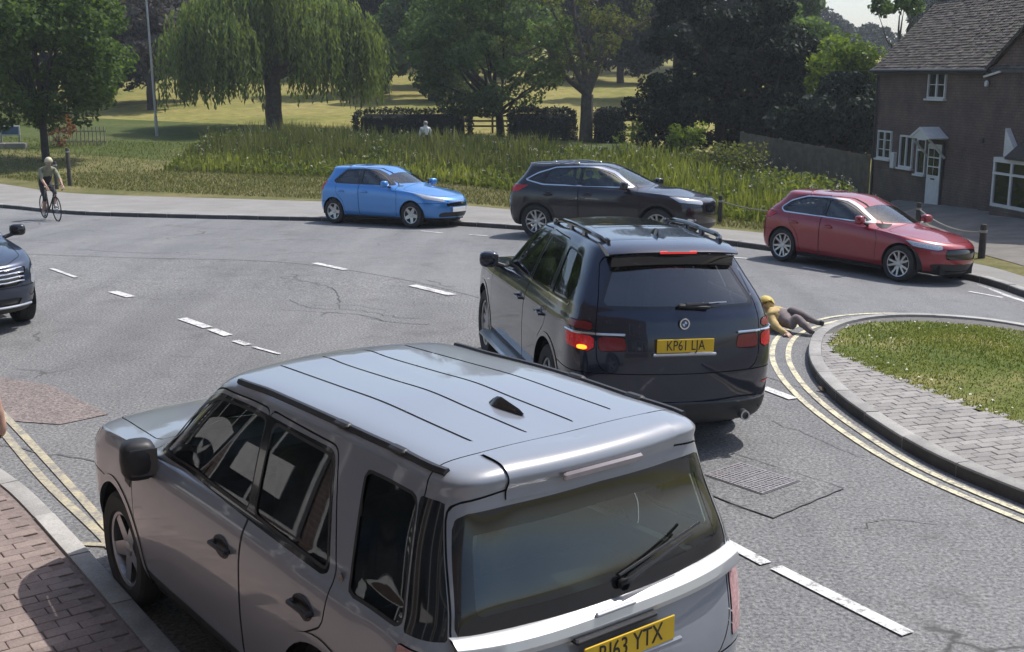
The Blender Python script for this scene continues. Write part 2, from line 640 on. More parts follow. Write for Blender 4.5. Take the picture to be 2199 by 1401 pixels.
def tail_frame(x, y, z, tilt):
    """rotation that lays a text plane (x right, y up) on a rear face seen from behind"""
    return (rad(90) - tilt, 0, rad(-90))


def make_seat(parent, x, y, z, back=True, w=.50, mat=None, top=9.0):
    m = MB()
    m.box((x + .02, y, z), (.50, w, .16), bev=.05)
    m.box((x - .27, y, z + .36), (.15, w, .66), rot=(0, rad(-14), 0), bev=.06)
    m.tube([(x - .36, y - .06, z + .66), (x - .37, y - .06, z + .75)], .008, 6)
    m.tube([(x - .36, y + .06, z + .66), (x - .37, y + .06, z + .75)], .008, 6)
    m.box((x - .385, y, z + .80), (.10, .25, .17), rot=(0, rad(-10), 0), bev=.04)
    k = min(1.0, (top - z) / .90)
    m.V = [(vx, vy, z + (vz - z) * k) for vx, vy, vz in m.V]
    return m.build('seat', mat or SEAT_MAT, parent, smooth='auto')


def interior(root, sp):
    z0 = sp['floor']; w = sp['w']; xc = sp['cowl']; hb = sp['belt']
    m = MB()
    m.box(((xc + sp['tail']) / 2 - .05, 0, z0), (xc - sp['tail'] - .2, w * 1.72, .04))
    m.box((sp['tail'] + .55, 0, hb - .30), (.75, w * 1.6, .04))
    for s in (-1, 1):
        m.box(((xc + sp['tail']) / 2, s * w * .86, (z0 + hb) / 2 - .06), (xc - sp['tail'] - .45, .06, hb - z0 - .14))
    m.build('cabin_trim', DASH_MAT, root)
    d = MB()
    d.box((xc - .30, 0, hb - .10), (.42, w * 1.62, .24), bev=.07)
    d.build('dashboard', DASH_MAT, root, smooth='auto')
    sw = MB()
    sx, sy, sz = xc - .66, -.36, hb - .06
    ringp = []
    for k in range(25):
        a = 2 * math.pi * k / 24
        ringp.append((sx + math.sin(a) * .185 * .42, sy + math.cos(a) * .185, sz + math.sin(a) * .185 * .9))
    sw.tube(ringp, .014, 6, False)
    sw.box((sx, sy, sz), (.05, .12, .09), rot=(0, rad(-25), 0), bev=.02)
    sw.tube([(sx - .0, sy - .17, sz), (sx, sy + .17, sz)], .012, 6)
    sw.tube([(sx, sy, sz), (sx + .25, sy, sz - .1)], .03, 6)
    sw.build('steering_wheel', BLACK_PLASTIC, root, smooth='auto')
    for s in (-1, 1):
        make_seat(root, sp['fseat'], s * .36, z0 + .32, top=sp['roof'])
        make_seat(root, sp['rseat'], s * .38, z0 + .36, w=.60, top=sp['roof'])


def make_car(name, label, cat, sp, loc, yaw, roll=0.0, pitch=0.0, ground=False, zs=1.0, us=1.0):
    if ground:      # stand the four wheels on the sloping road
        c, s = math.cos(yaw), math.sin(yaw); x, y = loc; t = sp['track'] - .1
        g = lambda a, b: gz(y + s * a + c * b, x + c * a - s * b)
        a0, a1 = sp['axles']
        zf = (g(a0, t) + g(a0, -t)) / 2; zr = (g(a1, t) + g(a1, -t)) / 2; zl = (g(a0, t) + g(a1, t)) / 2; zri = (g(a0, -t) + g(a1, -t)) / 2
        pitch = -math.atan2(zf - zr, a0 - a1); roll = math.atan2(zl - zri, 2 * t)
        loc = (x, y, zr - (zf - zr) * a1 / (a0 - a1) + .006)
    root = empty(name, loc, rot=(roll, pitch, yaw))
    root.scale = (us, us, us * zs)
    tag(root, label, cat)
    sh = Shell(sp['rings'], dv=sp.get('dv', 5), du=sp.get('du', (6, 6, 14, 26, 26, 14, 7, 7)))
    paint = sp['paint']; gl = sp['glass']
    gaps = []
    R = sp['wheel_r']
    arch = sp.get('arch', R + .055)
    zc = sp.get('arch_z', R + .01)
    # wheel arches
    for xw in sp['axles']:
        poly = [(xw + arch * math.cos(a), zc + arch * math.sin(a)) for a in np.linspace(0, 2 * math.pi, 40, endpoint=False)]
        sh.cut(lambda A, P=poly: np.maximum(sdf_poly(A[:, 0], A[:, 2], P), .3 - A[:, 1]))
    trims = []
    aw = 0
    if sp.get('arch_trim'):
        aw = sp['arch_trim']
        for xw in sp['axles']:
            poly = [(xw + (arch + aw) * math.cos(a), zc + (arch + aw) * math.sin(a)) for a in np.linspace(0, 2 * math.pi, 40, endpoint=False)]
            trims.append(sh.cut(lambda A, P=poly: np.maximum(sdf_poly(A[:, 0], A[:, 2], P), .3 - A[:, 1])))
    # side windows
    for poly in sp['side_windows']:
        fn = P_side(rpoly(poly, .05))
        ins = sh.cut(fn)
        g, band = sh.cut(off(fn, .014), ins)
        for s in (1, -1):
            o = link('window', sh.mesh('window', g, gl, -.008, s), root)
            link('window_seal', sh.mesh('window_seal', band, BLACK_PLASTIC, -.001, s), o)
    if 'dlo' in sp:
        fn = P_side(rpoly(sp['dlo'], .06))
        ins = sh.cut(fn)
        cw = sp.get('dlo_chrome', 0)
        if cw:
            inner, band = sh.cut(off(fn, cw), ins)
            zlim = sp.get('chrome_below')
            if zlim:
                band, more = sh.cut(lambda A: A[:, 2] - zlim, band); inner += more
            for s in (1, -1):
                link('chrome_strip', sh.mesh('chrome_strip', band, CHROME, .004, s), root)
            ins = inner
        for s in (1, -1):
            link('window_pillar', sh.mesh('window_pillar', ins, BLACK_GLOSS, 0, s), root)
    # screens
    for nm, key, fnm in (('windscreen', 'windscreen', P_front), ('rear_window', 'rear_window', P_rear)):
        if key not in sp: continue
        fn = fnm(rpoly(sym(sp[key]), .06))
        ins = sh.cut(fn)
        g, band = sh.cut(off(fn, sp.get(key + '_border', .03)), ins)
        o = link(nm, sh.mesh(nm, g, sp.get(key + '_glass', gl), -.004), root)
        link('black_border', sh.mesh('black_border', band, BLACK_GLOSS, -.003), o)
    # lamps, grilles and other patches
    for nm, proj, poly, mat, dep, sub in sp.get('patches', []):
        PF = {'front': P_front, 'rear': P_rear, 'side': P_side}[proj]
        centre = poly[0][0] <= 0
        fn = PF(rpoly(sym(poly) if centre else poly, .03))
        ins = sh.cut(fn)
        if not ins: continue
        g, band = sh.cut(off(fn, .006), ins)
        gaps += band
        for s in ((0,) if centre else (1, -1)):
            me = sh.mesh(nm, g, mat[s] if isinstance(mat, dict) else mat, dep, s)
            if me is None: continue
            o = link(nm, me, root)
            if sub: sub(o, s)
    # cladding below a line
    for nm, fn, mat, dep in sp.get('zones', []):
        ins = sh.cut(fn)
        if nm == 'spoiler_centre':
            ins, back_ = sh.cut(lambda A: A[:, 1] - .47, ins); sh.rest += back_
        if ins and nm in ('side_sill', 'corner_glass'):
            for s in (1, -1): link(nm, sh.mesh(nm, ins, mat, dep, s), root)
        elif ins: link(nm, sh.mesh(nm, ins, mat, dep), root)
    for tf in trims:
        for s in (1, -1): link('wheel_arch_trim', sh.mesh('wheel_arch_trim', tf, sp.get('trim_mat', BLACK_PLASTIC), .006, s), root)
    # opening panels with shut lines
    G = sp.get('gap', .0045)
    for poly in sp.get('doors', []):
        fn = P_side(rpoly(poly, .05))
        ins = sh.cut(off(fn, -G))
        g, band = sh.cut(off(fn, G), ins)
        cs_ = sh.comps(g); g = cs_[0]
        for extra in cs_[1:]: sh.rest += extra
        gaps += band
        hx, hz = None, None
        for s in (1, -1):
            o = link('door', sh.mesh('door', g, paint, 0, s), root)
            pts = np.array(poly)[:, :2]
            hx = pts[:, 0].min() + sp.get('handle_in', .20); hz = sp['handle_z']
            A = sh.arr(); k = np.argmin((A[:, 0] - hx) ** 2 + (A[:, 2] - hz) ** 2 + (A[:, 1] < .3) * 9)
            y = A[k, 1]
            h = MB()
            h.box((0, s * .030, 0), (.20, .018, .028), bev=.008)
            h.box((-.085, s * .012, 0), (.03, .030, .024), bev=.004); h.box((.085, s * .012, 0), (.03, .030, .024), bev=.004)
            ho = h.build('door_handle', sp.get('handle_mat', paint), o, smooth='auto'); ho.location = (hx, s * y, hz)
            c = MB(); c.lathe([(.0, s * .003), (.075, s * .003), (.078, -s * .01)], axis='Y', n=20)
            co = c.build('handle_recess', BLACK_PLASTIC if sp.get('dark_recess') else paint, o)
            co.location = (hx + .01, s * y, hz - .005); co.scale = (1.25, 1, .75)
    if 'bonnet' in sp:
        fn = P_top(rpoly([(p[0], p[1]) for p in sp['bonnet']], .08), .6)
        ins = sh.cut(off(fn, -G)); g, band = sh.cut(off(fn, G), ins); gaps += band
        link('bonnet', sh.mesh('bonnet', g, paint, 0), root)
    if 'tailgate' in sp:
        fn = P_rear(rpoly(sym(sp['tailgate']), .06))
        ins = sh.cut(off(fn, -G)); g, band = sh.cut(off(fn, G), ins); gaps += band
        link('tailgate', sh.mesh('tailgate', g, paint, 0), root)
    for ys, x0, x1 in sp.get('roof_grooves', []):
        ins = sh.cut(lambda A: np.maximum(np.maximum(A[:, 1] - ys - .0075, A[:, 0] - x1), np.maximum(x0 - A[:, 0], 1.4 - A[:, 2])))
        ins, back_ = sh.cut(lambda A: ys - .0075 - A[:, 1], ins)
        sh.rest += back_
        if ins:
            for s in (1, -1): link('roof_groove', sh.mesh('roof_groove', ins, BLACK_PLASTIC, -.004, s), root)
    if 'roof_seam' in sp:
        xs_ = sp['roof_seam']
        ins = sh.cut(lambda A: np.maximum(A[:, 0] - xs_ - .004, 1.55 - A[:, 2]))
        ins, back_ = sh.cut(lambda A: xs_ - .004 - A[:, 0], ins)
        sh.rest += back_; gaps += ins
    if 'bumper_line' in sp:
        zb = sp['bumper_line']
        for nm, sgn in (('front_bumper', 1), ('rear_bumper', -1)):
            xl = sp['axles'][0 if sgn > 0 else 1]
            fn = lambda A: np.maximum(A[:, 2] - zb[0 if sgn > 0 else 1], (xl + sgn * .2 - A[:, 0]) * sgn)
            ins = sh.cut(off(fn, -G)); g, band = sh.cut(off(fn, G), ins); gaps += band
            if g: link(nm, sh.mesh(nm, g, sp.get('bumper_mat', paint), 0), root)
    link('body', sh.mesh('body', sh.rest, paint), root)
    for cf_ in sh.comps(gaps):
        mid = any(sh.D[i][1] < .004 for f in cf_ for i in f)
        for s in ((0,) if mid else (1, -1)): link('panel_gap', sh.mesh('panel_gap', cf_, DARK, -.006, s), root)
    # underside, wheels, arch liners
    ub = MB()
    x0, x1 = sp['axles']
    zb = sp['clear']
    hw = sp['w']
    ub.box(((x0 + x1) / 2, 0, zb + .10), (x0 - x1 - 2 * arch, hw * 1.86, .10))
    ub.box(((x0 + x1) / 2, 0, zb + .14), (x0 - x1 + 1.2, hw * 1.1, .16))
    for xw in (x0, x1):
        for s in (-1, 1):
            ub.lathe([(arch + .012, s * (hw * .45)), (arch + .012, s * (hw - .035))], (xw, 0, zc), 'Y', 18, rad(-12), rad(192))
            ub.lathe([(0, s * hw * .45), (arch + .012, s * hw * .45)], (xw, 0, zc), 'Y', 18, rad(-12), rad(192))
    ub.build('underbody', DARK, root)
    tr = sp['track']
    for xw in (x0, x1):
        for s in (1, -1):
            make_wheel(root, xw, s * (tr - sp['tyre_w'] / 2), R, sp['rim_r'], sp['tyre_w'], sp['spokes'], s, sp['rim_mat'], twin=sp.get('twin', False))
    interior(root, dict(floor=zb + .16, w=hw, cowl=sp['cowl'], tail=sp['tail'], belt=sp['belt'], fseat=sp['fseat'], rseat=sp['rseat'], roof=float(sh.G[..., 2].max()) - .16))
    # mirrors
    mx, my, mz = sp['mirror']
    for s in (1, -1):
        m = MB()
        ms = sp.get('mirror_size', (.15, .20, .15))
        m.sellip((mx, s * my, mz), (ms[0] * 1.1, ms[1] * 1.08, ms[2] * 1.08), (0, 0, s * rad(-14)))
        o = m.build('door_mirror', sp.get('mirror_mat', paint), root, smooth='auto')
        m2 = MB().tube([(mx + .02, s * (my - .07), mz - .05), (mx + .03, s * (my - .20), mz - .09)], .028, 8)
        m2.build('mirror_arm', BLACK_PLASTIC, o, smooth='auto')
        MB().box((mx - ms[0] / 2 - .0, s * (my - .003), mz), (.008, ms[1] * .8, ms[2] * .74), rot=(0, 0, s * rad(-14)), bev=.003).build('mirror_glass', flat('mirror_dark', (.06, .065, .07), .1, .6, var=0), o)
    if 'rails' in sp:
        v, ua, ub_, r, up = sp['rails']
        for s in (1, -1):
            pts = []
            for k in range(15):
                t = k / 14; p = sh.surf(ua + (ub_ - ua) * t, v)
                lift = up * min(1, min(t, 1 - t) / .10) ** .6
                pts.append((p.x, s * p.y, p.z + lift))
            m = MB().tube(pts, r, 8)
            for t in (0.0, .36, .68, 1.0):
                p = sh.surf(ua + (ub_ - ua) * t, v)
                m.box((p.x, s * p.y, p.z + up * .4), (.10, .03, up + .01), bev=.008)
            m.build('roof_rail', sp.get('rail_mat', BLACK_GLOSS), root, smooth='auto')
    return root, sh
# ------------------------------------------------------------------ terrain
_GK = [(-80, 0), (17, 0), (19, -.015), (21, -.06), (24, -.165), (28, -.33), (32, -.50), (36, -.66), (40, -.74), (46, -.62), (54, -.20), (60, .0), (80, 1.0), (150, 5.1), (220, 8.0), (400, 12), (900, 20)]
_gy = np.linspace(-80, 900, 9801); _gzv = np.interp(_gy, [a for a, b in _GK], [b for a, b in _GK])
_ker = np.ones(25) / 25; _gzv = np.convolve(np.pad(_gzv, 12, 'edge'), _ker, 'valid')


def gz(y, x=0.0):
    t = min(max(x - 4.3, 0.0), 3.5)
    return float(np.interp(y, _gy, _gzv)) - .06 * t * t / (t + 1.2)


def gza(y, x):
    t = np.clip(np.asarray(x) - 4.3, 0, 3.5)
    return np.interp(y, _gy, _gzv) - .06 * t * t / (t + 1.2)


def resample(poly, step):
    p = np.array(poly, float)
    d = np.concatenate([[0], np.cumsum(np.linalg.norm(p[1:] - p[:-1], axis=1))])
    n = max(1, int(round(d[-1] / step)))
    t = np.linspace(0, d[-1], n + 1)
    return np.stack([np.interp(t, d, p[:, 0]), np.interp(t, d, p[:, 1])], 1)


def smooth_line(poly, step, it=2):
    p = np.array(poly, float)
    g0 = 2 * p[0] - p[1]; g1 = 2 * p[-1] - p[-2]
    P3 = np.concatenate([p, np.zeros((len(p), 1))], 1)
    q = cr_segments(P3, [12] * (len(p) - 1))[:, :2]
    return resample(q, step)


def offset_line(p, d):
    t = np.gradient(p, axis=0); t /= np.linalg.norm(t, axis=1, keepdims=True)
    return p + np.stack([-t[:, 1], t[:, 0]], 1) * d


def strip(a, b, dza, dzb, nacross=1):
    """mesh data between two polylines of equal length, following the terrain"""
    V = []; F = []
    n = len(a)
    for j in range(nacross + 1):
        t = j / nacross
        q = a * (1 - t) + b * t
        dz = dza * (1 - t) + dzb * t
        V += [(x, y, gz(y, x) + dz) for x, y in q]
    for j in range(nacross):
        for i in range(n - 1):
            F.append((j * n + i, j * n + i + 1, (j + 1) * n + i + 1, (j + 1) * n + i))
    return V, F


def up_mesh(name, V, F, mat, smooth=True):
    me = make_mesh(name, V, F, smooth, None, mat)
    bm = bmesh.new(); bm.from_mesh(me)
    for f in bm.faces:
        f.normal_update()
        if f.normal.z < 0: f.normal_flip()
    bm.to_mesh(me); bm.free()
    return me


def match(a, n):
    d = np.concatenate([[0], np.cumsum(np.linalg.norm(a[1:] - a[:-1], axis=1))])
    t = np.linspace(0, d[-1], n)
    return np.stack([np.interp(t, d, a[:, 0]), np.interp(t, d, a[:, 1])], 1)


# ---- surface materials
def asphalt(name, c0, c1, grain=1.0, patch=.5):
    m = NT(name); p = m.pos()
    big = m.noise(.35, p, 5, .6); mid = m.noise(3.0, p, 4, .6)
    vo = m.n('ShaderNodeTexVoronoi', i_Scale=62.0 * grain); m.l(p, vo.inputs['Vector'])
    fine = m.noise(150.0 * grain, p, 3, .7)
    agg = m.noise(34.0 * grain, p, 3, .75)
    base = m.ramp(big, [(.30, c0), (.72, c1)])
    base = m.mix(m.ramp(mid, [(.35, (0, 0, 0)), (.8, (.35, .35, .35))]), base, tuple(c * 1.25 for c in c1))
    sp = m.ramp(agg, [(.34, (.32, .32, .33)), (.50, (.95, .95, .95)), (.68, (1.75, 1.73, 1.68))])
    base = m.mix(.85, base, sp, 'MULTIPLY')
    sp2 = m.ramp(fine, [(.34, (.6, .6, .6)), (.62, (1.25, 1.25, 1.25))])
    base = m.mix(.75, base, sp2, 'MULTIPLY')
    # lighter wheel tracks along the lane
    mp = m.n('ShaderNodeMapping'); mp.inputs['Rotation'].default_value = (0, 0, rad(-38)); mp.inputs['Scale'].default_value = (1.0, .06, 1.0); m.l(p, mp.inputs['Vector'])
    trk = m.noise(1.1, mp.outputs[0], 4, .55)
    base = m.mix(.75, base, m.ramp(trk, [(.32, (.80, .80, .81)), (.52, (1.0, 1.0, 1.0)), (.70, (1.16, 1.155, 1.14))]), 'MULTIPLY')
    stn = m.noise(.9, p, 6, .72)
    base = m.mix(m.ramp(stn, [(.56, (0, 0, 0)), (.72, (.55, .55, .55))]), base, (.075, .073, .07))
    # cracks
    wn = m.n('ShaderNodeTexNoise', i_Scale=1.4); wn.inputs['Detail'].default_value = 6; m.l(p, wn.inputs['Vector'])
    ad = m.n('ShaderNodeMixRGB', blend_type='ADD'); ad.inputs[0].default_value = .55; m.l(p, ad.inputs[1]); m.l(wn.outputs['Color'], ad.inputs[2])
    vc = m.n('ShaderNodeTexVoronoi', feature='DISTANCE_TO_EDGE', i_Scale=.42); m.l(ad.outputs[0], vc.inputs['Vector'])
    msk = m.ramp(m.noise(.5, p, 3), [(.56, (0, 0, 0)), (.64, (1, 1, 1))])
    cr = m.ramp(vc.outputs['Distance'], [(.0, (1, 1, 1)), (.004, (.6, .6, .6)), (.009, (0, 0, 0))])
    cr = m.mix(1.0, cr, msk, 'MULTIPLY')
    cm = m.n('ShaderNodeMix', data_type='RGBA'); m.l(cr, cm.inputs[0]); m.l(base, cm.inputs[6]); cm.inputs[7].default_value = (.065, .063, .061, 1)
    fm = m.math('MULTIPLY', 1.0, 1.0)
    m.l(cm.outputs[2], m.b.inputs['Base Color'])
    m.set(rough=.86, spec=.35)
    m.bump(m.math('ADD', m.math('MULTIPLY', agg, 1.0), m.math('MULTIPLY', fine, .5)), .55, .012)
    return m.mat


ASPH = asphalt('worn_asphalt', (.152, .152, .154), (.203, .202, .201))
ASPH_FAR = asphalt('smooth_asphalt', (.165, .167, .172), (.205, .206, .208), 2.2)


def concrete(name, c, var=.25, sc=3.0, bump=.25):
    m = NT(name); p = m.pos()
    n1 = m.noise(sc, p, 6, .65); n2 = m.noise(60, p, 3, .7)
    b = m.ramp(n1, [(.3, tuple(x * (1 - var) for x in c)), (.7, tuple(x * (1 + var) for x in c))])
    b = m.mix(.6, b, m.ramp(n2, [(.3, (.7, .7, .7)), (.7, (1.25, 1.25, 1.25))]), 'MULTIPLY')
    oi = m.n('ShaderNodeObjectInfo')
    b = m.mix(.8, b, m.ramp(oi.outputs['Random'], [(0, (.80, .79, .78)), (1, (1.14, 1.13, 1.10))]), 'MULTIPLY')
    m.base(b); m.set(rough=.9, spec=.3); m.bump(n2, bump, .006)
    return m.mat


KERB_MAT = concrete('kerb_concrete', (.34, .33, .315))
KERB_SHADE = concrete('shaded_kerb_face', (.085, .08, .075), .3)  # darker concrete puts shade into the colour of the upright kerb faces
PAVE_FAR = concrete('far_pavement_tarmac', (.285, .275, .26), .15, .8)
BLOCK_GREY = concrete('grey_paving', (.295, .278, .265), .14)
BLOCK_RED = concrete('red_paving', (.258, .205, .188), .22)
JOINT = flat('joint_sand', (.13, .12, .11), .95, var=.3, scale=20)
JOINT_RED = flat('joint_dirt', (.20, .158, .142), .95, var=.3, scale=20)


def ground_grass(name, stops, sc=.8):
    m = NT(name); p = m.pos()
    n1 = m.noise(sc, p, 6, .65); n2 = m.noise(sc * 14, p, 5, .7)
    b = m.ramp(n1, stops)
    b = m.mix(.8, b, m.ramp(n2, [(.3, (.55, .55, .5)), (.7, (1.35, 1.32, 1.2))]), 'MULTIPLY')
    m.base(b); m.set(rough=.95, spec=.15); m.bump(n2, .6, .04)
    return m.mat


LAWN = ground_grass('mown_lawn', [(.32, (.075, .110, .026)), (.50, (.13, .150, .042)), (.65, (.25, .225, .10))], .9)
VERGE = ground_grass('dry_verge', [(.30, (.085, .10, .035)), (.5, (.15, .14, .06)), (.7, (.22, .19, .10))], .9)
FIELD = ground_grass('dry_field', [(.32, (.15, .16, .04)), (.5, (.235, .215, .07)), (.68, (.30, .25, .10))], .10)
MEADOW = ground_grass('park_ground', [(.3, (.05, .075, .02)), (.55, (.08, .10, .03)), (.75, (.12, .12, .05))], .25)
DIRT = flat('bank_soil', (.055, .045, .03), .95, var=.4, scale=2)


# ---- base ground sheet, reaching the horizon
def ground_sheet():
    ys = np.concatenate([np.linspace(-60, 16, 10), np.arange(18, 64, 2), np.linspace(66, 150, 22), np.linspace(165, 900, 24)])
    xs = np.concatenate([np.linspace(-700, -90, 10), np.linspace(-80, 80, 41), np.linspace(90, 700, 10)])
    V = []; F = []
    for y in ys:
        for x in xs:
            z = gz(y, x) - .06
            if y > 60:
                z += .5 * math.sin(x * .05 + y * .02) * min(1, (y - 60) / 60)
                # wooded rise to the right, far off
                z += 3 * math.exp(-((x - 150) / 75) ** 2 - ((y - 330) / 110) ** 2)
            V.append((x, y, z))
    n = len(xs)
    for j in range(len(ys) - 1):
        for i in range(n - 1): F.append((j * n + i, j * n + i + 1, (j + 1) * n + i + 1, (j + 1) * n + i))
    o = link('ground', up_mesh('ground', V, F, FIELD)); tag(o, kind='structure')
    return o


ground_sheet()

# ---- lines of the street plan (metres)
NEAR_KERB = smooth_line([(5.5, -4.2), (1.6, 1.2), (-2.01, 6.24), (-2.98, 7.59), (-3.83, 8.73), (-4.26, 9.21), (-5.0, 10.0), (-6.6, 11.6), (-10, 15.6), (-16, 23.0)], .25)
FAR_KERB = smooth_line([(-44, 54), (-30, 45.5), (-15.46, 35.12), (-11.95, 32.3), (-6.5, 30.55), (-2.37, 29.45), (-1.14, 28.62), (-.22, 27.95), (4.3, 24.25), (5.05, 23.3), (6.6, 21.6), (7.85, 20.1), (8.09, 19.1), (8.16, 18.1), (8.6, 16), (9.8, 12.6), (13, 8)], .25)
PAVE_BACK = smooth_line([(-47, 61), (-33, 53), (-18.65, 42.6), (-14.83, 39.5), (-8, 37.0), (-1.39, 34.5), (-.26, 33.2), (4.74, 26.85), (5.76, 26.0), (7.6, 23.4), (8.6, 21.3), (8.8, 19.3), (9.25, 16.4), (10.4, 13.0), (13.6, 8.5)], .25)
ISLAND = smooth_line([(13.0, 6.0), (9.2, 11.4), (8.1, 13.8), (6.98, 15.40), (6.46, 15.74), (5.55, 15.80), (4.83, 15.53), (4.24, 15.01), (3.86, 14.46), (3.52, 13.46), (3.36, 12.58), (3.33, 11.63), (3.42, 10.65), (3.62, 9.57), (4.01, 8.62), (4.75, 7.2), (6.6, 4.2)], .15)


def road():
    # near carriageway: everything this side of the surface seam; far carriageway beyond it
    def sheet(x0, x1, y0, y1, sx, sy, dz):
        xs = np.arange(x0, x1 + .01, sx); ys = np.arange(y0, y1 + .01, sy)
        V = [(x, y, gz(y, x) + dz) for y in ys for x in xs]; n = len(xs)
        F = [(j * n + i, j * n + i + 1, (j + 1) * n + i + 1, (j + 1) * n + i) for j in range(len(ys) - 1) for i in range(n - 1) if not (xs[i] > -20 and ys[j] > 37) and not (xs[i] > 10.5 and ys[j] > 20)]
        return V, F
    V, F = sheet(-60, 30, -20, 58, .75, 1, 0.0)
    r = link('road', up_mesh('road', V, F, ASPH)); tag(r, kind='structure')
    # newer, smoother surface on the side road and beyond
    seam = smooth_line([(-50, 50), (-24, 32), (-12, 23.5), (-7.5, 21.9), (-4.32, 21.2), (-1.7, 18.9), (-.49, 17.3), (1.6, 14.4), (3.0, 12.3), (3.5, 11.3)], .5)
    far = match(FAR_KERB[:-20], len(seam))
    far[:, 1] += .3
    V, F = strip(seam, far, .004, .004, 14)
    link('new_surface', up_mesh('new_surface', V, F, ASPH_FAR), r)
    V, F = strip(match(np.array([(3.0, 12.3), (3.4, 13.6), (4.2, 15.2), (5.5, 15.8), (6.8, 15.1), (9.5, 11.2)]), 40), match(np.array([(.8, 15.5), (2.2, 18.5), (5.0, 21), (7.4, 19.3), (8.3, 16.2), (11, 11.2)]), 40), .006, .006, 6)
    return r


ROAD = road()


# ---- painted markings, each its own piece lying on the road
def paint_mat(name, c, worn=.5):
    m = NT(name); p = m.pos()
    n1 = m.noise(30, p, 5, .75); n2 = m.noise(5, p, 4, .6)
    w = m.math('ADD', m.math('MULTIPLY', n1, .6), m.math('MULTIPLY', n2, .4))
    m.base(m.ramp(w, [(.405, (.22, .21, .20)), (.405 + .075 * worn, c), (1, tuple(x * 1.06 for x in c))]))
    m.set(rough=.75, spec=.3); m.bump(n1, .3, .005)
    return m.mat


WHITE_PAINT = paint_mat('road_white', (.62, .615, .60), 1.5)
YELLOW_PAINT = paint_mat('road_yellow', (.64, .585, .40), 1.7)
YELLOW_OLD = paint_mat('road_yellow_old', (.50, .44, .29), 2.6)


def band(name, line, w, mat, dz=.010, parent=ROAD):
    a = offset_line(line, w / 2); b = offset_line(line, -w / 2)
    V, F = strip(a, b, dz, dz)
    return link(name, up_mesh(name, V, F, mat), parent)


def dash(p, q, w=.10, mat=WHITE_PAINT):
    return band('lane_dash', resample([p, q], .25), w, mat, .012)


for p, q, w in [((-8.12, 20.26), (-7.28, 19.2), .08), ((-6.22, 17.83), (-5.78, 17.36), .15), ((-4.56, 15.74), (-4.05, 15.15), .14), ((-3.97, 15.04), (-3.66, 14.66), .13), ((-3.50, 14.36), (-3.28, 14.12), .11), ((-3.2, 14.02), (-2.8, 13.64), .05),
                ((1.50, 7.92), (1.745, 7.48), .10), ((1.80, 7.42), (2.38, 6.45), .105), ((-10.2, 22.9), (-9.3, 21.8), .1), ((3.2, 5.1), (3.9, 4.0), .1),
                ((-1.60, 18.4), (-.91, 17.52), .16), ((2.70, 12.10), (2.92, 11.65), .12), ((-3.6, 21.0), (-2.9, 20.1), .14),
                ((-2.14, 27.3), (-1.6, 26.7), .09), ((-.98, 26.35), (-.55, 26.0), .09), ((4.02, 21.95), (4.45, 21.65), .09), ((7.42, 18.6), (7.78, 18.15), .09), ((5.2, 20.6), (5.5, 20.2), .08), ((1.4, 24.3), (1.9, 23.9), .09)]:
    dash(p, q, w)
yl_o = smooth_line([(-8.2, 15.3), (-6.2, 12.7), (-4.89, 10.88), (-3.89, 9.44), (-3.04, 8.19), (-2.75, 7.75)], .2)
yl_i = smooth_line([(-8.0, 15.0), (-6.0, 12.3), (-4.62, 10.25), (-3.83, 9.10), (-2.95, 7.92), (-2.85, 7.76)], .2)
band('yellow_line', yl_o, .07, YELLOW_OLD); band('yellow_line', yl_i, .07, YELLOW_OLD)
band('bay_end_line', resample([(-3.28, 7.86), (-2.5, 7.75)], .2), .06, YELLOW_OLD, .011)
_isl = ISLAND[25:]
sel = np.array([p for p in ISLAND])
yr_i = smooth_line([(7.15, 15.6), (6.55, 16.02), (5.55, 16.08), (4.72, 15.78), (4.08, 15.22), (3.64, 14.58), (3.30, 13.52), (3.18, 12.58), (3.17, 11.63), (3.27, 10.62), (3.49, 9.50), (3.90, 8.52), (4.62, 7.2)], .2)
band('yellow_line', yr_i, .065, YELLOW_PAINT)
yr_o = smooth_line([(7.28, 15.75), (6.62, 16.20), (5.52, 16.28), (4.62, 15.96), (3.93, 15.36), (3.46, 14.67), (3.12, 13.58), (3.00, 12.60), (3.00, 11.62), (3.11, 10.58), (3.345, 9.46), (3.77, 8.44), (4.50, 7.12)], .2)
band('yellow_line', yr_o, .065, YELLOW_PAINT)
# pale edge line at the far gutter
band('edge_line', offset_line(FAR_KERB, -.22)[60:100], .10, WHITE_PAINT)
band('edge_line', offset_line(FAR_KERB, -.20)[-52:-40], .09, WHITE_PAINT)
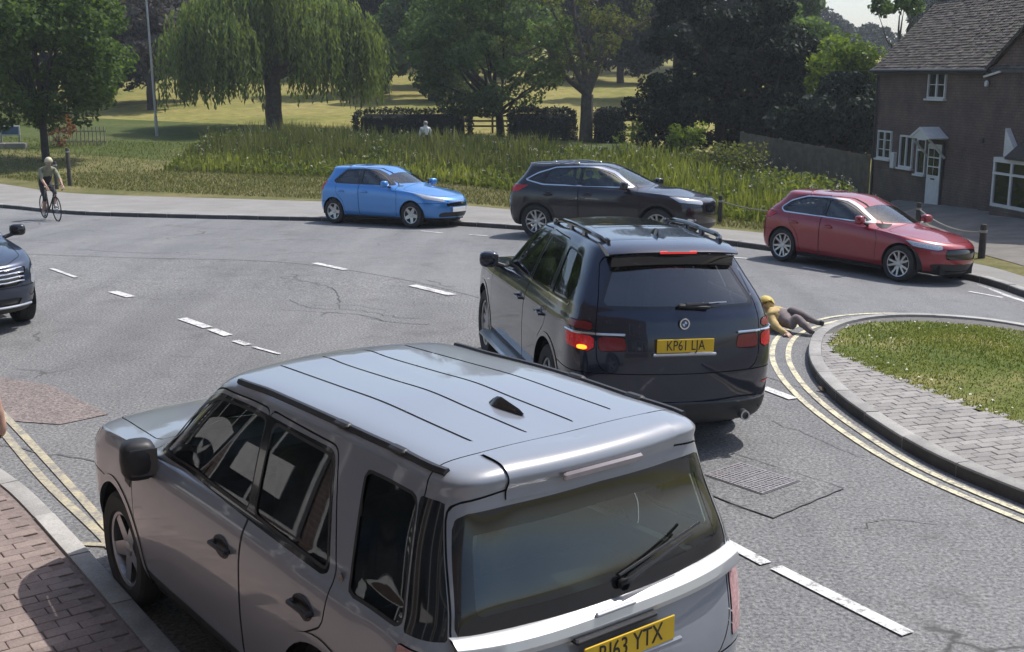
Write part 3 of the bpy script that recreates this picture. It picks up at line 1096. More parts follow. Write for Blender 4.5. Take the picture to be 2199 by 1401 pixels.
# tar seams: cut trench outline round the cover, repairs in the lane
TAR = flat('tar_seam', (.085, .083, .08), .55, var=.2)
PATCH = asphalt('trench_asphalt', (.150, .150, .152), (.198, .197, .196), 1.2)
pt = [(1.90, 9.95), (2.70, 8.98), (1.98, 8.33), (1.2, 9.3)]
V = [(x, y, .008) for x, y in pt]
link('trench_patch', up_mesh('trench_patch', V, [(0, 1, 2, 3)], PATCH), ROAD)
for a, b in zip(pt, pt[1:] + pt[:1]): band('tar_seam', resample([a, b], .12) + RNG.normal(0, .006, (len(resample([a, b], .12)), 2)), .010, TAR, .011)
for pts in ([(-3.3, 17.1), (-2.9, 16.5), (-2.2, 16.35), (-1.7, 15.9), (-1.25, 15.75)], [(-2.9, 16.7), (-2.3, 16.7), (-1.8, 16.35)], [(-2.6, 16.2), (-2.1, 15.95), (-1.6, 15.5), (-1.1, 15.35)], [(-2.0, 15.75), (-1.65, 15.6)],
            [(-4.8, 10.2), (-4.2, 9.9), (-3.5, 9.6), (-3.0, 9.2)], [(-3.9, 19.3), (-3.0, 18.4), (-2.6, 17.2), (-2.5, 16.5)], [(2.5, 10.9), (2.9, 10.2), (3.1, 9.7)], [(-9.0, 23.4), (-7.4, 22.6), (-6.2, 22.4)], [(2.5, 8.1), (2.9, 8.3), (3.2, 8.2)]):
    q = smooth_line(pts, .12); band('tar_seam', q + RNG.normal(0, .025, q.shape), random.uniform(.008, .020), TAR, .009)


# faded red surfacing at the near gutter
q_ = [(-6.4, 12.9), (-5.0, 12.2), (-4.0, 11.1), (-4.35, 10.75), (-5.0, 10.9), (-6.9, 12.6)]
link('red_surfacing', up_mesh('red_surfacing', [(x, y, .008) for x, y in q_], [tuple(range(6))], asphalt('faded_red_asphalt', (.185, .155, .148), (.235, .195, .182))), ROAD)


# ---- iron cover in the lane
def cover():
    c = empty('drain_cover', (1.99, 9.22, .012), rad(-50)); c.scale = (.84, .84, 1); tag(c, 'rectangular iron access cover in the lane behind the dark estate car', 'drain cover')
    iron = flat('cast_iron', (.215, .205, .215), .65, .2, var=.35, scale=25)
    MB().box((0, 0, -.005), (.76, .60, .012)).build('frame', TAR, c)
    for i in range(2):
        m = MB().box((-.185 + .37 * i, 0, .0), (.355, .57, .014))
        pl = m.build('lid', iron, c)
        st = MB()
        for a in range(7):
            for b in range(11):
                st.box((-.185 + .37 * i - .14 + a * .046, -.25 + b * .05, .009), (.028, .022, .006), rot=(0, 0, rad(45 if (a + b) % 2 else -45)))
        o = st.build('tread_studs', iron, pl); o['kind'] = 'stuff'


cover()
leaf_debris = MB().add([(3.29, 11.9, .02), (3.40, 11.95, .05), (3.36, 12.02, .03), (3.25, 11.98, .06)], [(0, 1, 2), (0, 2, 3)]).build('fallen_leaves', flat('brown_leaf', (.10, .06, .03), .9))
tag(leaf_debris, 'small clump of brown leaves in the gutter of the grass island', 'leaves')


# ---- kerb stones
def kerb_run(parent, line, length, w, h, mat, side, lo=-.10, gap=.012, shade_face=True):
    """stones along a line; side +1 puts the stone to the left of the direction of travel"""
    pts = line
    d = np.concatenate([[0], np.cumsum(np.linalg.norm(pts[1:] - pts[:-1], axis=1))])
    n = int(d[-1] / length)
    at = lambda t: np.array([np.interp(t, d, pts[:, 0]), np.interp(t, d, pts[:, 1])])
    for k in range(n):
        t0, t1 = k * length + gap / 2, (k + 1) * length - gap / 2
        P = [at(t0 + (t1 - t0) * i / 4) for i in range(5)]
        V = []; F = []
        jz = random.uniform(-.004, .004)
        O = Vector((P[2][0], P[2][1], gz(P[2][1], P[2][0])))
        for i, p in enumerate(P):
            tn = (P[min(i + 1, 4)] - P[max(i - 1, 0)]); tn /= np.linalg.norm(tn); nn = np.array([-tn[1], tn[0]]) * side
            zz = gz(p[1], p[0]) - O.z
            for o_, z in ((0, lo), (0, h - .022), (.007, h - .006), (.022, h), (w, h), (w, lo)):
                q = p + nn * o_
                V.append((q[0] - O.x, q[1] - O.y, zz + z + jz))
        m = 6
        for i in range(4):
            for j in range(m): F.append((i * m + j, i * m + (j + 1) % m, (i + 1) * m + (j + 1) % m, (i + 1) * m + j))
        F.append(tuple(range(m))); F.append(tuple(4 * m + j for j in range(m)))
        km = MB().add(V, F)
        if shade_face: km.M = [1 if (i < 4 * m and i % m == 0) else 0 for i in range(len(F))]  # front face gets the painted shade tone
        km.build('kerb_stone', [mat, KERB_SHADE], parent, smooth='auto', loc=O)


def near_pavement():
    back = offset_line(NEAR_KERB, 4.0)
    inner = offset_line(NEAR_KERB, .14)
    V, F = strip(inner, back, .100, .100, 2)
    o = link('near_pavement', up_mesh('near_pavement', V, F, JOINT_RED)); tag(o, kind='structure')
    sel = [k for k, p in enumerate(NEAR_KERB) if p[1] > 4.5 and p[1] < 13]
    kerb_run(o, NEAR_KERB[sel[0]:sel[-1]], .9, .145, .118, KERB_MAT, 1, shade_face=False)
    # laid blocks, running bond at right angles to the kerb
    base = np.array([-2.01, 6.24]); t = np.array([-.60, .80]); n = np.array([-.80, -.60])
    bw, bh = .205, .105
    me = MB().box((0, 0, 0), (bw - .005, bh - .005, .03), bev=.004)
    proto = make_mesh('paving_block', me.V, me.F, False, None, BLOCK_RED)
    bm = bmesh.new(); bm.from_mesh(proto); bmesh.ops.recalc_face_normals(bm, faces=bm.faces); bm.to_mesh(proto); bm.free()
    cnt = 0; rest = MB()
    dk = NEAR_KERB
    for j in range(0, 18):          # along the normal
        for i in range(-10, 50):    # along the kerb
            a = i * bh; b = .16 + (j + .5 * (i % 2)) * bw + bw / 2
            p = base + t * a + n * b
            dist = np.min(np.linalg.norm(offset_line(dk, .14)[::2] - p, axis=1))
            q = np.argmin(np.linalg.norm(dk - p, axis=1))
            tn = dk[min(q + 1, len(dk) - 1)] - dk[max(q - 1, 0)]; nn = np.array([-tn[1], tn[0]]) / np.linalg.norm(tn)
            if (p - dk[q]) @ nn < .145 + bw * .45: continue
            # inside the picture?
            zz = p[1] * .977 - (0.1 - 3.29) * .2105
            u = 1099.5 + 2500 * p[0] / zz; v = 700.5 - 2500 * (p[1] * .2105 + (.1 - 3.29) * .977) / zz
            if u < -80 or v > 1480 or u > 420: continue
            dz = random.uniform(-.003, .003)
            o2 = link('paving_block', proto, o, loc=(p[0], p[1], .098 + dz), rot=(random.uniform(-.006, .006), random.uniform(-.006, .006), math.atan2(n[1], n[0]) + random.uniform(-.008, .008)))
            cnt += 1
    return cnt


NB = near_pavement()


def far_side():
    n = len(FAR_KERB)
    inner = offset_line(FAR_KERB, .13)
    back = match(PAVE_BACK, n)
    V, F = strip(inner, back, .112, .112, 3)
    o = link('far_pavement', up_mesh('far_pavement', V, F, PAVE_FAR)); tag(o, kind='structure')
    k0 = next(k for k, p in enumerate(FAR_KERB) if p[0] > -22)
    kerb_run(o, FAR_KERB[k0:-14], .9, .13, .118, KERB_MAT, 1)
    # verge between pavement and reeds, and the park beyond
    verge_back = match(smooth_line([(-52, 74), (-38, 66), (-24, 55), (-12, 49), (-3.44, 44.0), (-1.66, 42.2), (-.31, 40.6), (5.27, 30.2), (6.4, 28.8), (9.2, 24.8), (10.2, 21.5), (10.6, 18.5), (11.4, 16), (13, 13), (16, 9)], .5), n)
    V, F = strip(back, verge_back, .110, .10, 6)
    o = link('grass_verge', up_mesh('grass_verge', V, F, VERGE)); tag(o, kind='structure')
    park = match(np.array([(-70, 110), (-30, 75), (-8, 66), (2, 62), (8, 58), (13, 50), (22, 44), (30, 34), (34, 22), (34, 12)]), n)
    V, F = strip(verge_back, park, .10, .02, 24)
    o = link('park_ground', up_mesh('park_ground', V, F, MEADOW)); tag(o, kind='structure')
    # paved forecourt before the cottage
    ys = np.linspace(12, 36, 25)
    Lx = np.interp(ys, [12, 17.2, 20.5, 24.2, 29.5, 33.2, 36], [12.6, 10.5, 9.35, 9.25, 9.4, 10.4, 11.6]); Rx = 12.15 - .1736 * (ys - 34)
    V, F = strip(np.stack([Lx, ys], 1), np.stack([np.maximum(Rx, Lx + .1), ys], 1), .116, .40, 4)
    o = link('forecourt_paving', up_mesh('forecourt_paving', V, F, concrete('forecourt_concrete', (.20, .185, .165), .25, 1.5))); tag(o, kind='structure')


far_side()


def island():
    line = ISLAND
    inner = offset_line(line, .13)
    # right-hand side off the picture closes the island
    c = np.array([9.0, 9.0])
    V = [(x, y, gz(y, x) + .085) for x, y in inner] + [(9.5, 8.0, .085)]
    n = len(inner)
    F = [(i, i + 1, n) for i in range(n - 1)]
    o = link('traffic_island', up_mesh('traffic_island', V, F, JOINT, False)); tag(o, kind='structure')
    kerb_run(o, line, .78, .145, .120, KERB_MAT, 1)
    # lawn inside
    lawn = smooth_line([(12, 8.0), (9.0, 11.9), (7.75, 13.5), (6.68, 14.90), (5.98, 15.20), (5.30, 15.22), (4.62, 14.98), (4.14, 14.46), (3.82, 13.72), (3.80, 13.10), (3.95, 12.52), (4.25, 11.6), (4.62, 10.75), (5.1, 9.9), (6.2, 8.2), (7.6, 6.4)], .15)
    ctr = np.array([8.0, 9.6])
    V = []; F = []
    m = len(lawn)
    for j in range(9):
        t = j / 8
        for x, y in lawn: V.append((x + (ctr[0] - x) * t, y + (ctr[1] - y) * t, gz(y + (ctr[1] - y) * t, x + (ctr[0] - x) * t) + .105 + .05 * math.sin(min(1, t * 2) * 1.57) + RNG.normal(0, .004)))
    for j in range(8):
        for i in range(m - 1): F.append((j * m + i, j * m + i + 1, (j + 1) * m + i + 1, (j + 1) * m + i))
    g = link('lawn', up_mesh('lawn', V, F, LAWN)); tag(g, kind='structure')
    # blocks between kerb and lawn
    bw, bh = .21, .105
    me = MB().box((0, 0, 0), (bw - .007, bh - .007, .03), bev=.005)
    proto = make_mesh('paving_block', me.V, me.F, False, None, BLOCK_GREY)
    bm = bmesh.new(); bm.from_mesh(proto); bmesh.ops.recalc_face_normals(bm, faces=bm.faces); bm.to_mesh(proto); bm.free()
    t = np.array([.30, -.954]); t /= np.linalg.norm(t); nrm = np.array([-t[1], t[0]])
    base = np.array([3.45, 13.2])
    L = np.array(lawn)
    cnt = 0
    from_poly = np.concatenate([L, [[9.5, 6.0]]])
    cand = []
    for i in range(-8, 60):
        for j in range(-10, 20):
            p = base + t * (i * bh) + nrm * ((j + .5 * (i % 2)) * bw)
            q = np.argmin(np.linalg.norm(line - p, axis=1)); tn = line[min(q + 1, n - 1)] - line[max(q - 1, 0)]; nn = np.array([-tn[1], tn[0]]) / np.linalg.norm(tn)
            edge = (p - line[q]) @ nn
            if edge < .145 - .10: continue
            s = sdf_poly(np.array([p[0]]), np.array([p[1]]), from_poly)[0]
            if s < -.06: continue
            zz = p[1] * .977 - (0.1 - 3.29) * .2105
            u = 1099.5 + 2500 * p[0] / zz; v = 700.5 - 2500 * (p[1] * .2105 + (.1 - 3.29) * .977) / zz
            if u > 2260 or v > 1450: continue
            if p[1] > 14.6 or p[0] > 6.2: continue
            cand.append((p, nn, line[q]))
    for p, nn, lq in cand[:300]:
        yaw = math.atan2(nrm[1], nrm[0])
        ax_, ay_ = np.array([math.cos(yaw), math.sin(yaw)]), np.array([-math.sin(yaw), math.cos(yaw)])
        cor = [ax_ * sx * (bw - .007) / 2 + ay_ * sy * (bh - .007) / 2 for sx, sy in ((-1, -1), (1, -1), (1, 1), (-1, 1))]
        dd = [(p + c - lq) @ nn - .150 for c in cor]
        if min(dd) < 0:         # block cut to the kerb
            out = []
            for k in range(4):
                a, b, da, db = cor[k], cor[(k + 1) % 4], dd[k], dd[(k + 1) % 4]
                if da >= 0: out.append(a)
                if (da < 0) != (db < 0): out.append(a + (b - a) * (da / (da - db)))
            if len(out) < 3 or max(dd) < .02: continue
            MB().prism([tuple(c) for c in out], 'Z', -.015, .015).build('paving_block', BLOCK_GREY, o, loc=(p[0], p[1], gz(p[1], p[0]) + .098))
            continue
        link('paving_block', proto, o, loc=(p[0], p[1], gz(p[1], p[0]) + .098 + random.uniform(-.003, .003)), rot=(random.uniform(-.01, .01), random.uniform(-.01, .01), math.atan2(nrm[1], nrm[0]) + random.uniform(-.01, .01)))
    return len(cand), L


NISL, LAWN_LINE = island()
# ------------------------------------------------------------------ brown cottage on the right
def brick_wall(name, c0, c1, mortar, sc=1.0):
    m = NT(name); co = m.coords('Object')
    # object space: x along the wall, z up
    sep = m.n('ShaderNodeSeparateXYZ'); m.l(co, sep.inputs[0]); cb = m.n('ShaderNodeCombineXYZ'); m.l(sep.outputs[0], cb.inputs[0]); m.l(sep.outputs[2], cb.inputs[1])
    br = m.n('ShaderNodeTexBrick'); m.l(cb.outputs[0], br.inputs['Vector'])
    br.inputs['Scale'].default_value = 1.0; br.inputs['Brick Width'].default_value = .225 * sc; br.inputs['Row Height'].default_value = .075 * sc; br.inputs['Mortar Size'].default_value = .010
    br.inputs['Color1'].default_value = (*c0, 1); br.inputs['Color2'].default_value = (*c1, 1); br.inputs['Mortar'].default_value = (*mortar, 1)
    nz = m.noise(1.3, co, 5, .65); n2 = m.noise(25, co, 4)
    b = m.mix(.8, br.outputs['Color'], m.ramp(nz, [(.3, (.55, .55, .58)), (.7, (1.4, 1.32, 1.22))]), 'MULTIPLY')
    b = m.mix(.5, b, m.ramp(n2, [(.3, (.7, .7, .7)), (.7, (1.25, 1.25, 1.25))]), 'MULTIPLY')
    m.base(b); m.set(rough=.9, spec=.25)
    m.bump(m.math('ADD', m.math('MULTIPLY', br.outputs['Fac'], -.6), m.math('MULTIPLY', n2, .5)), .5, .012)
    return m.mat


HALL = brick_wall('tile_hung_brown', (.155, .115, .098), (.135, .10, .088), (.10, .08, .072))
PLINTH = brick_wall('old_brick_plinth', (.115, .092, .075), (.14, .10, .08), (.13, .12, .105))
TILE_MATS = []
_m = NT('clay_roof_tile'); _p = _m.coords('Object'); _n1 = _m.noise(2.0, _m.pos(), 5, .65); _n2 = _m.noise(18, _m.pos(), 4, .7)
_at = _m.n('ShaderNodeAttribute', attribute_name='shade')
_b = _m.ramp(_at.outputs['Fac'], [(0, (.075, .062, .055)), (.5, (.115, .095, .080)), (1, (.17, .145, .125))])
_b = _m.mix(_m.ramp(_n1, [(.52, (0, 0, 0)), (.7, (.75, .75, .75))]), _b, (.13, .135, .085))
_b = _m.mix(.7, _b, _m.ramp(_n2, [(.3, (.6, .6, .6)), (.7, (1.3, 1.3, 1.3))]), 'MULTIPLY')
_m.base(_b); _m.set(rough=.9, spec=.3); _m.bump(_n2, .5, .01); ROOF_TILE = _m.mat
WHITE_WOOD = flat('white_joinery', (.62, .61, .58), .5, var=.08)
PANE = NT('house_pane'); PANE.base((.012, .015, .018)); PANE.set(rough=.06, spec=.8); PANE = PANE.mat
LEAD = flat('lead_flashing', (.10, .10, .105), .7, var=.2)


def house():
    # wall line: local x runs along the wall away from the camera, local -y faces the street
    ang = math.atan2(.985, -.171)
    root = empty('brown_cottage', (12.1, 34.0, 0), ang)
    tag(root, 'brown tile-hung cottage with mossy tiled roof and white windows', 'house')
    # with this rotation the outward (street) normal is local +y
    Z0 = -1.1
    L, Rr = 3.46, -10.5
    m = MB(); m.box(((L + Rr) / 2, -1.9, (Z0 + 3.5) / 2), (L - Rr, 3.8, 3.5 - Z0)); m.build('wall', HALL, root)
    # plinth, a little proud, below the ground floor windows
    m = MB(); m.box((.30, .012, (Z0 + .40) / 2), (6.28, .03, .40 - Z0)); m.build('plinth_wall', PLINTH, root)
    # main roof, tiles on a sloping board
    ex, D, Hr = .16, 1.95, 2.15
    ez = 3.46
    pitch = math.atan2(Hr, D + ex); slope = math.hypot(D + ex, Hr)
    m = MB()
    rd = D
    a = [(L + .10, ex, ez), (Rr, ex, ez), (Rr, -rd, ez + Hr), (L + .10, -rd, ez + Hr)]
    m.add(a + [(p[0], p[1], p[2] - .10) for p in a], [(0, 1, 2, 3), (4, 7, 6, 5), (0, 4, 5, 1), (1, 5, 6, 2), (2, 6, 7, 3), (3, 7, 4, 0)])
    b = [(L + .10, -rd, ez + Hr), (Rr, -rd, ez + Hr), (Rr, -2 * rd, ez), (L + .10, -2 * rd, ez)]
    m.add(b + [(p[0], p[1], p[2] - .10) for p in b], [(0, 1, 2, 3), (4, 7, 6, 5), (0, 4, 5, 1), (1, 5, 6, 2), (2, 6, 7, 3), (3, 7, 4, 0)])
    rf = m.build('roof', LEAD, root)
    # tiles
    tw, tg = .165, .105
    nr = int(slope / tg); nc = int((L + .10 - Rr) / tw)
    V = []; sh = []
    cs, sn = math.cos(pitch), math.sin(pitch)
    for r in range(nr + 1):
        for c in range(nc):
            x0 = L + .12 - c * tw - (.5 * tw if r % 2 else 0) - random.uniform(0, .006); x1 = x0 - tw + .006
            d0 = r * tg - .03 + random.uniform(-.008, .008); d1 = min(d0 + .20, slope)
            lift0 = .030 + random.uniform(-.004, .012); lift1 = .008
            def pt(x, d, l): return (x, ex - d * cs + l * sn, ez + d * sn + l * cs)
            A, B, C, Dd = pt(x0, d0, lift0), pt(x1, d0, lift0 + random.uniform(-.004, .004)), pt(x1, d1, lift1), pt(x0, d1, lift1)
            A2, B2 = pt(x0, d0, lift0 - .014), pt(x1, d0, lift0 - .014)
            V += [A, Dd, C, B, A, B, B2, A2]
            s = random.random(); sh += [s, s * .5]
    me = quads_mesh('roof_tiles', np.array(V), 4, ROOF_TILE, {'shade': sh})
    o = link('roof_tiles', me, rf); o['kind'] = 'stuff'
    for k in range(int((L - Rr) / .32)):
        x = L - .06 - k * .32
        r = MB().lathe([(.10, -.15), (.105, .15)], (0, 0, 0), 'X', 8, rad(-10), rad(190))
        r.build('ridge_tile', ROOF_TILE, rf, loc=(x, -rd, ez + Hr - .03))
    MB().tube([(L + .1, ex + .07, ez - .03), (-3.0, ex + .07, ez - .05)], .05, 8).build('gutter', flat('gutter_black', (.03, .03, .032), .5), root)
    MB().tube([(L - .12, .07, ez - .1), (L - .12, .07, Z0)], .035, 8).build('downpipe', flat('gutter_black', (.03, .03, .032), .5), root)
    MB().box(((L - 3.0) / 2, ex - .06, ez - .09), (L + 3.0, .14, .10)).build('fascia_board', flat('fascia_dark', (.06, .055, .05), .6), root)
    # cross gable at the right, flush with the front
    g0, gap_, gp = -2.84, -7.0, .66
    apex = 3.40 + (g0 - gap_) * gp
    poly = [(g0, 3.40), (gap_, apex), (2 * gap_ - g0, 3.40), (2 * gap_ - g0, Z0), (g0, Z0)]
    m = MB(); m.prism(poly, 'Y', .10, -3.0); m.build('gable_wall', HALL, root)
    for (xa, za, xb, zb) in ((g0 + .12, 3.30, gap_, apex + .03), (2 * gap_ - g0 - .12, 3.30, gap_, apex + .03)):
        m = MB(); q = [(xa, .22, za), (xb, .22, zb), (xb, -3.4, zb), (xa, -3.4, za)]
        m.add(q + [(p[0], p[1], p[2] + .12) for p in q], [(0, 1, 2, 3), (4, 7, 6, 5), (0, 4, 5, 1), (1, 5, 6, 2), (2, 6, 7, 3), (3, 7, 4, 0)])
        m.build('gable_roof', ROOF_TILE, root)
    MB().box((g0 - .28, .18, 3.32), (.75, .05, .05), rot=(0, rad(10), 0)).build('gable_eave_board', WHITE_WOOD, root)

    def window(x, z, w, h, cols=2, rows=2, y=0.0, trans=None):
        f = MB(); d = .05
        f.box((x, y + .02, z + h / 2 - d / 2), (w, .08, d)); f.box((x, y + .02, z - h / 2 + d / 2), (w, .08, d))
        f.box((x - w / 2 + d / 2, y + .02, z), (d, .08, h - 2 * d)); f.box((x + w / 2 - d / 2, y + .02, z), (d, .08, h - 2 * d))
        fr = f.build('window', WHITE_WOOD, root)
        MB().box((x, y + .055, z - h / 2 - .03), (w + .10, .14, .05)).build('window_sill', WHITE_WOOD, fr)
        for i in range(1, cols):
            MB().box((x - w / 2 + w * i / cols, y + .022, z), (.06, .07, h - 2 * d)).build('mullion', WHITE_WOOD, fr)
        if trans:
            MB().box((x, y + .021, z + trans), (w - 2 * d, .065, .045)).build('transom', WHITE_WOOD, fr)
        for i in range(cols):
            xa = x - w / 2 + w * (i + .5) / cols
            MB().box((xa, y + .004, z), (w / cols - .05, .012, h - .08)).build('pane', PANE, fr)
            for j in range(1, rows):
                MB().box((xa, y + .014, z - h / 2 + h * j / rows), (w / cols - .05, .02, .022)).build('glazing_bar', WHITE_WOOD, fr)
        return fr

    window(-.16, 3.03, .96, .78, 2, 2)
    window(2.70, 1.18, .88, .86, 2, 3)
    window(1.32, 1.05, .78, .96, 2, 1)
    window(.42, .97, .52, 1.04, 1, 1, trans=.18)
    MB().box((2.02, .06, .75), (.22, .12, .48), bev=.01).build('meter_box', WHITE_WOOD, root)
    # door with glazed top half, canopy and brackets
    dz0 = -.38
    MB().box((-.40, .02, dz0 + .90), (.88, .10, 1.82)).build('door_frame', flat('dark_frame', (.05, .045, .04), .6), root)
    dr = MB().box((-.40, .065, dz0 + .88), (.72, .05, 1.74)).build('door', WHITE_WOOD, root)
    for i in range(2):
        for j in range(3):
            MB().box((-.55 + i * .30, .093, dz0 + .98 + j * .26), (.26, .012, .22)).build('pane', PANE, dr)
    MB().box((-.40, .094, dz0 + .76), (.20, .02, .04)).build('letter_box', BLACK_PLASTIC, dr)
    MB().box((-.40, .094, dz0 + .38), (.54, .012, .46)).build('door_panel', WHITE_WOOD, dr)
    cp = MB().prism([(.16, 1.56), (-.42, 1.86), (-1.0, 1.56), (-.92, 1.52), (-.42, 1.78), (.08, 1.52)], 'Y', 0.02, .62).build('door_canopy', WHITE_WOOD, root)
    MB().prism([(.09, 1.53), (-.42, 1.79), (-.93, 1.53)], 'Y', .54, .60).build('canopy_pediment', WHITE_WOOD, cp)
    for s in (-1, 1):
        MB().tube([(-.42 + s * .46, .04, 1.0), (-.42 + s * .46, .55, 1.52)], .035, 6).build('canopy_bracket', WHITE_WOOD, cp)
    # bay window with lean-to roof, white frames
    bx0, bx1, bd = -4.05, -6.9, .42
    by = .10
    bw_ = MB().box(((bx0 + bx1) / 2, by + bd / 2, (Z0 + .02) / 2), (bx0 - bx1, bd, .02 - Z0)).build('bay_base', PLINTH, root)
    MB().prism([(by, 1.75), (by + bd + .10, 1.30), (by + bd + .10, 1.24), (by, 1.26)], 'X', bx0 - .63, bx1 - .06).build('bay_roof', ROOF_TILE, root)
    MB().prism([(bx0, 1.98), (bx0, 1.27), (bx0 - .62, 1.27)], 'Y', by + .02, by + .16).build('bay_gable_board', WHITE_WOOD, root)
    f = MB()
    for z, h in ((.05, .10), (1.20, .12), (.86, .06)):
        f.box((bx0 - .04, by + bd / 2, z), (.08, bd, h)); f.box(((bx0 + bx1) / 2, by + bd - .04, z), (bx0 - bx1 - .16, .08, h))
    for yy in (by + .05, by + bd - .05, by + bd * .5): f.box((bx0 - .04, yy, .62), (.078, .09, 1.05))
    for xx in np.linspace(bx0 - .8, bx1 + .05, 3): f.box((xx, by + bd - .04, .62), (.09, .078, 1.05))
    bf = f.build('bay_frame', WHITE_WOOD, root)
    MB().box((bx0 - .045, by + bd / 2, .62), (.02, bd - .1, 1.05)).build('pane', PANE, bf)
    MB().box(((bx0 + bx1) / 2, by + bd - .05, .62), (bx0 - bx1 - .2, .02, 1.05)).build('pane', PANE, bf)
    # small things on the wall
    MB().lathe([(0, -.08), (.05, -.07), (.06, .04), (.02, .08)], (-2.88, .17, 3.08), 'Z', 10).build('wall_lamp', WHITE_WOOD, root)
    MB().box((-2.8, .12, 1.6), (.16, .06, .12), bev=.01).build('air_vent', flat('dark_frame', (.05, .045, .04), .6), root)
    # chimney behind the ridge
    MB().box((-3.6, -rd, 6.0), (.6, .6, 1.2)).build('chimney', PLINTH, root)
    return root


house()


# ------------------------------------------------------------------ garden fence left of the cottage
def garden_fence():
    A = Vector((8.95, 46.0)); B = Vector((12.0, 39.6))
    root = empty('garden_fence', (A.x, A.y, 0), math.atan2(B.y - A.y, B.x - A.x))
    tag(root, 'weathered close-boarded timber fence between reeds and cottage', 'fence')
    wood = flat('weathered_board', (.12, .10, .075), .9, var=.3, scale=4)
    Ln = (B - A).length
    n = int(Ln / .15)
    for k in range(n):
        t = k / (n - 1)
        top = 1.12 + (.66 - 1.12) * t + random.uniform(-.012, .012); bot = -.85
        MB().box((k * Ln / (n - 1), random.uniform(-.008, .008), (top + bot) / 2), (.142, .02, top - bot)).build('board', wood, root)
    for k in range(4):
        t = k / 3
        top = 1.15 + (.69 - 1.15) * t
        MB().box((Ln * t, .05, (top - .9) / 2), (.10, .10, top + .9)).build('post', wood, root)
    for zz in (.85, .0):
        MB().box((Ln / 2, .04, zz - .23), (Ln, .05, .09), rot=(0, math.atan2(.46, Ln), 0)).build('rail', wood, root)


garden_fence()


# ------------------------------------------------------------------ post and rope along the forecourt, posts on the green
POST_WOOD = flat('dark_post_wood', (.045, .037, .03), .8, var=.3, scale=8)


def post(x, y, h, label, r=.06, group=None, name='wooden_post'):
    o = empty(name, (x, y, gz(y, x) + .10)); tag(o, label, 'post', group)
    MB().lathe([(0, -.15), (r, -.15), (r * .95, h - .03), (r * .7, h), (0, h + .005)], n=10).build('shaft', POST_WOOD, o, smooth='auto')
    MB().lathe([(r * 1.02, h - .16), (r * 1.08, h - .15), (r * 1.08, h - .12), (r * 1.02, h - .11)], n=10).build('collar', flat('post_band', (.30, .28, .25), .6), o)
    return (x, y, gz(y, x) + .10 + h - .14)


p1 = post(5.07, 28.3, .70, 'short dark post at the foot of the reeds behind the dark crossover', group='posts of the rope fence')
p2 = post(9.17, 26.2, .80, 'dark wooden post rising behind the bonnet of the red hatchback', group='posts of the rope fence')
p3 = post(9.04, 22.2, .66, 'dark wooden post beside the nose of the red hatchback', .07, group='posts of the rope fence')
p4 = post(7.5, 27.6, .70, 'dark wooden post hidden low behind the roof of the red hatchback', group='posts of the rope fence')
ROPE = flat('rope_grey', (.28, .26, .23), .9, var=.2, scale=60)
for i, (a, b, lb) in enumerate(((p1, p4, 'slack grey rope in front of the sunlit reeds'), (p4, p2, 'slack grey rope behind the roof of the red hatchback'), (p2, p3, 'slack grey rope between the two posts by the cottage'))):
    pts = []
    for k in range(15):
        t = k / 14
        pts.append((a[0] + (b[0] - a[0]) * t, a[1] + (b[1] - a[1]) * t, a[2] + (b[2] - a[2]) * t - .16 * 4 * t * (1 - t)))
    o = MB().tube(pts, .016, 6).build('barrier_rope', ROPE); tag(o, lb, 'rope', 'ropes of the post fence')
post(-15.9, 42.0, 1.35, 'tall dark timber post on the green beside the cyclist', .075, name='green_post')


def rail_fence(name, label, A, B, zA, zB, h, rails=3, posts=3):
    A = Vector(A); B = Vector(B); L = (B - A).length
    root = empty(name, (A.x, A.y, zA), math.atan2(B.y - A.y, B.x - A.x)); tag(root, label, 'fence', 'field rail fences')
    wood = flat('field_fence_wood', (.085, .068, .05), .9, var=.3, scale=3)
    dz = zB - zA
    for k in range(posts):
        t = k / (posts - 1)
        MB().box((L * t, 0, dz * t + h / 2 - .1), (.11, .09, h + .2)).build('post', wood, root)
    for r in range(rails):
        z = h * (.30 + .62 * r / (rails - 1))
        MB().box((L / 2, -.06, dz / 2 + z), (L + .1, .035, .10), rot=(0, -math.atan2(dz, L), 0)).build('rail', wood, root)
    return root


rail_fence('rail_fence', 'three-rail timber fence between the hedge and the leafy young tree', (-3.4, 64.5), (.1, 64.5), gz(64.5) - .05, gz(64.5) - .05, 1.35, 4, 4)
rail_fence('rail_fence', 'three-rail timber fence at the field edge beside the dark evergreen', (5.0, 61.5), (8.6, 58.5), gz(61.5) - .15, gz(58.5) - .15, 1.25, 3, 4)
# ------------------------------------------------------------------ foliage
def leaf_mat(name, dark, light, trans=.35, rough=.6, spec=.18):
    m = NT(name)
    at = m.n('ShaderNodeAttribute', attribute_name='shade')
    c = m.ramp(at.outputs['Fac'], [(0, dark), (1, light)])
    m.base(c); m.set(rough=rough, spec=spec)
    tr = m.n('ShaderNodeBsdfTranslucent'); m.l(m.mix(1.0, c, (1.25, 1.3, .6), 'MULTIPLY'), tr.inputs['Color'])
    mx = m.n('ShaderNodeMixShader'); mx.inputs[0].default_value = trans
    m.l(m.b.outputs[0], mx.inputs[1]); m.l(tr.outputs[0], mx.inputs[2]); m.l(mx.outputs[0], m.out.inputs['Surface'])
    return m.mat


SEED = {}
BARK = flat('bark_grey', (.085, .07, .055), .95, var=.4, scale=5)
BARK_DARK = flat('bark_dark', (.04, .034, .028), .95, var=.4, scale=5)


def unit(n):
    v = RNG.normal(size=(n, 3)); return v / np.linalg.norm(v, axis=1, keepdims=True)


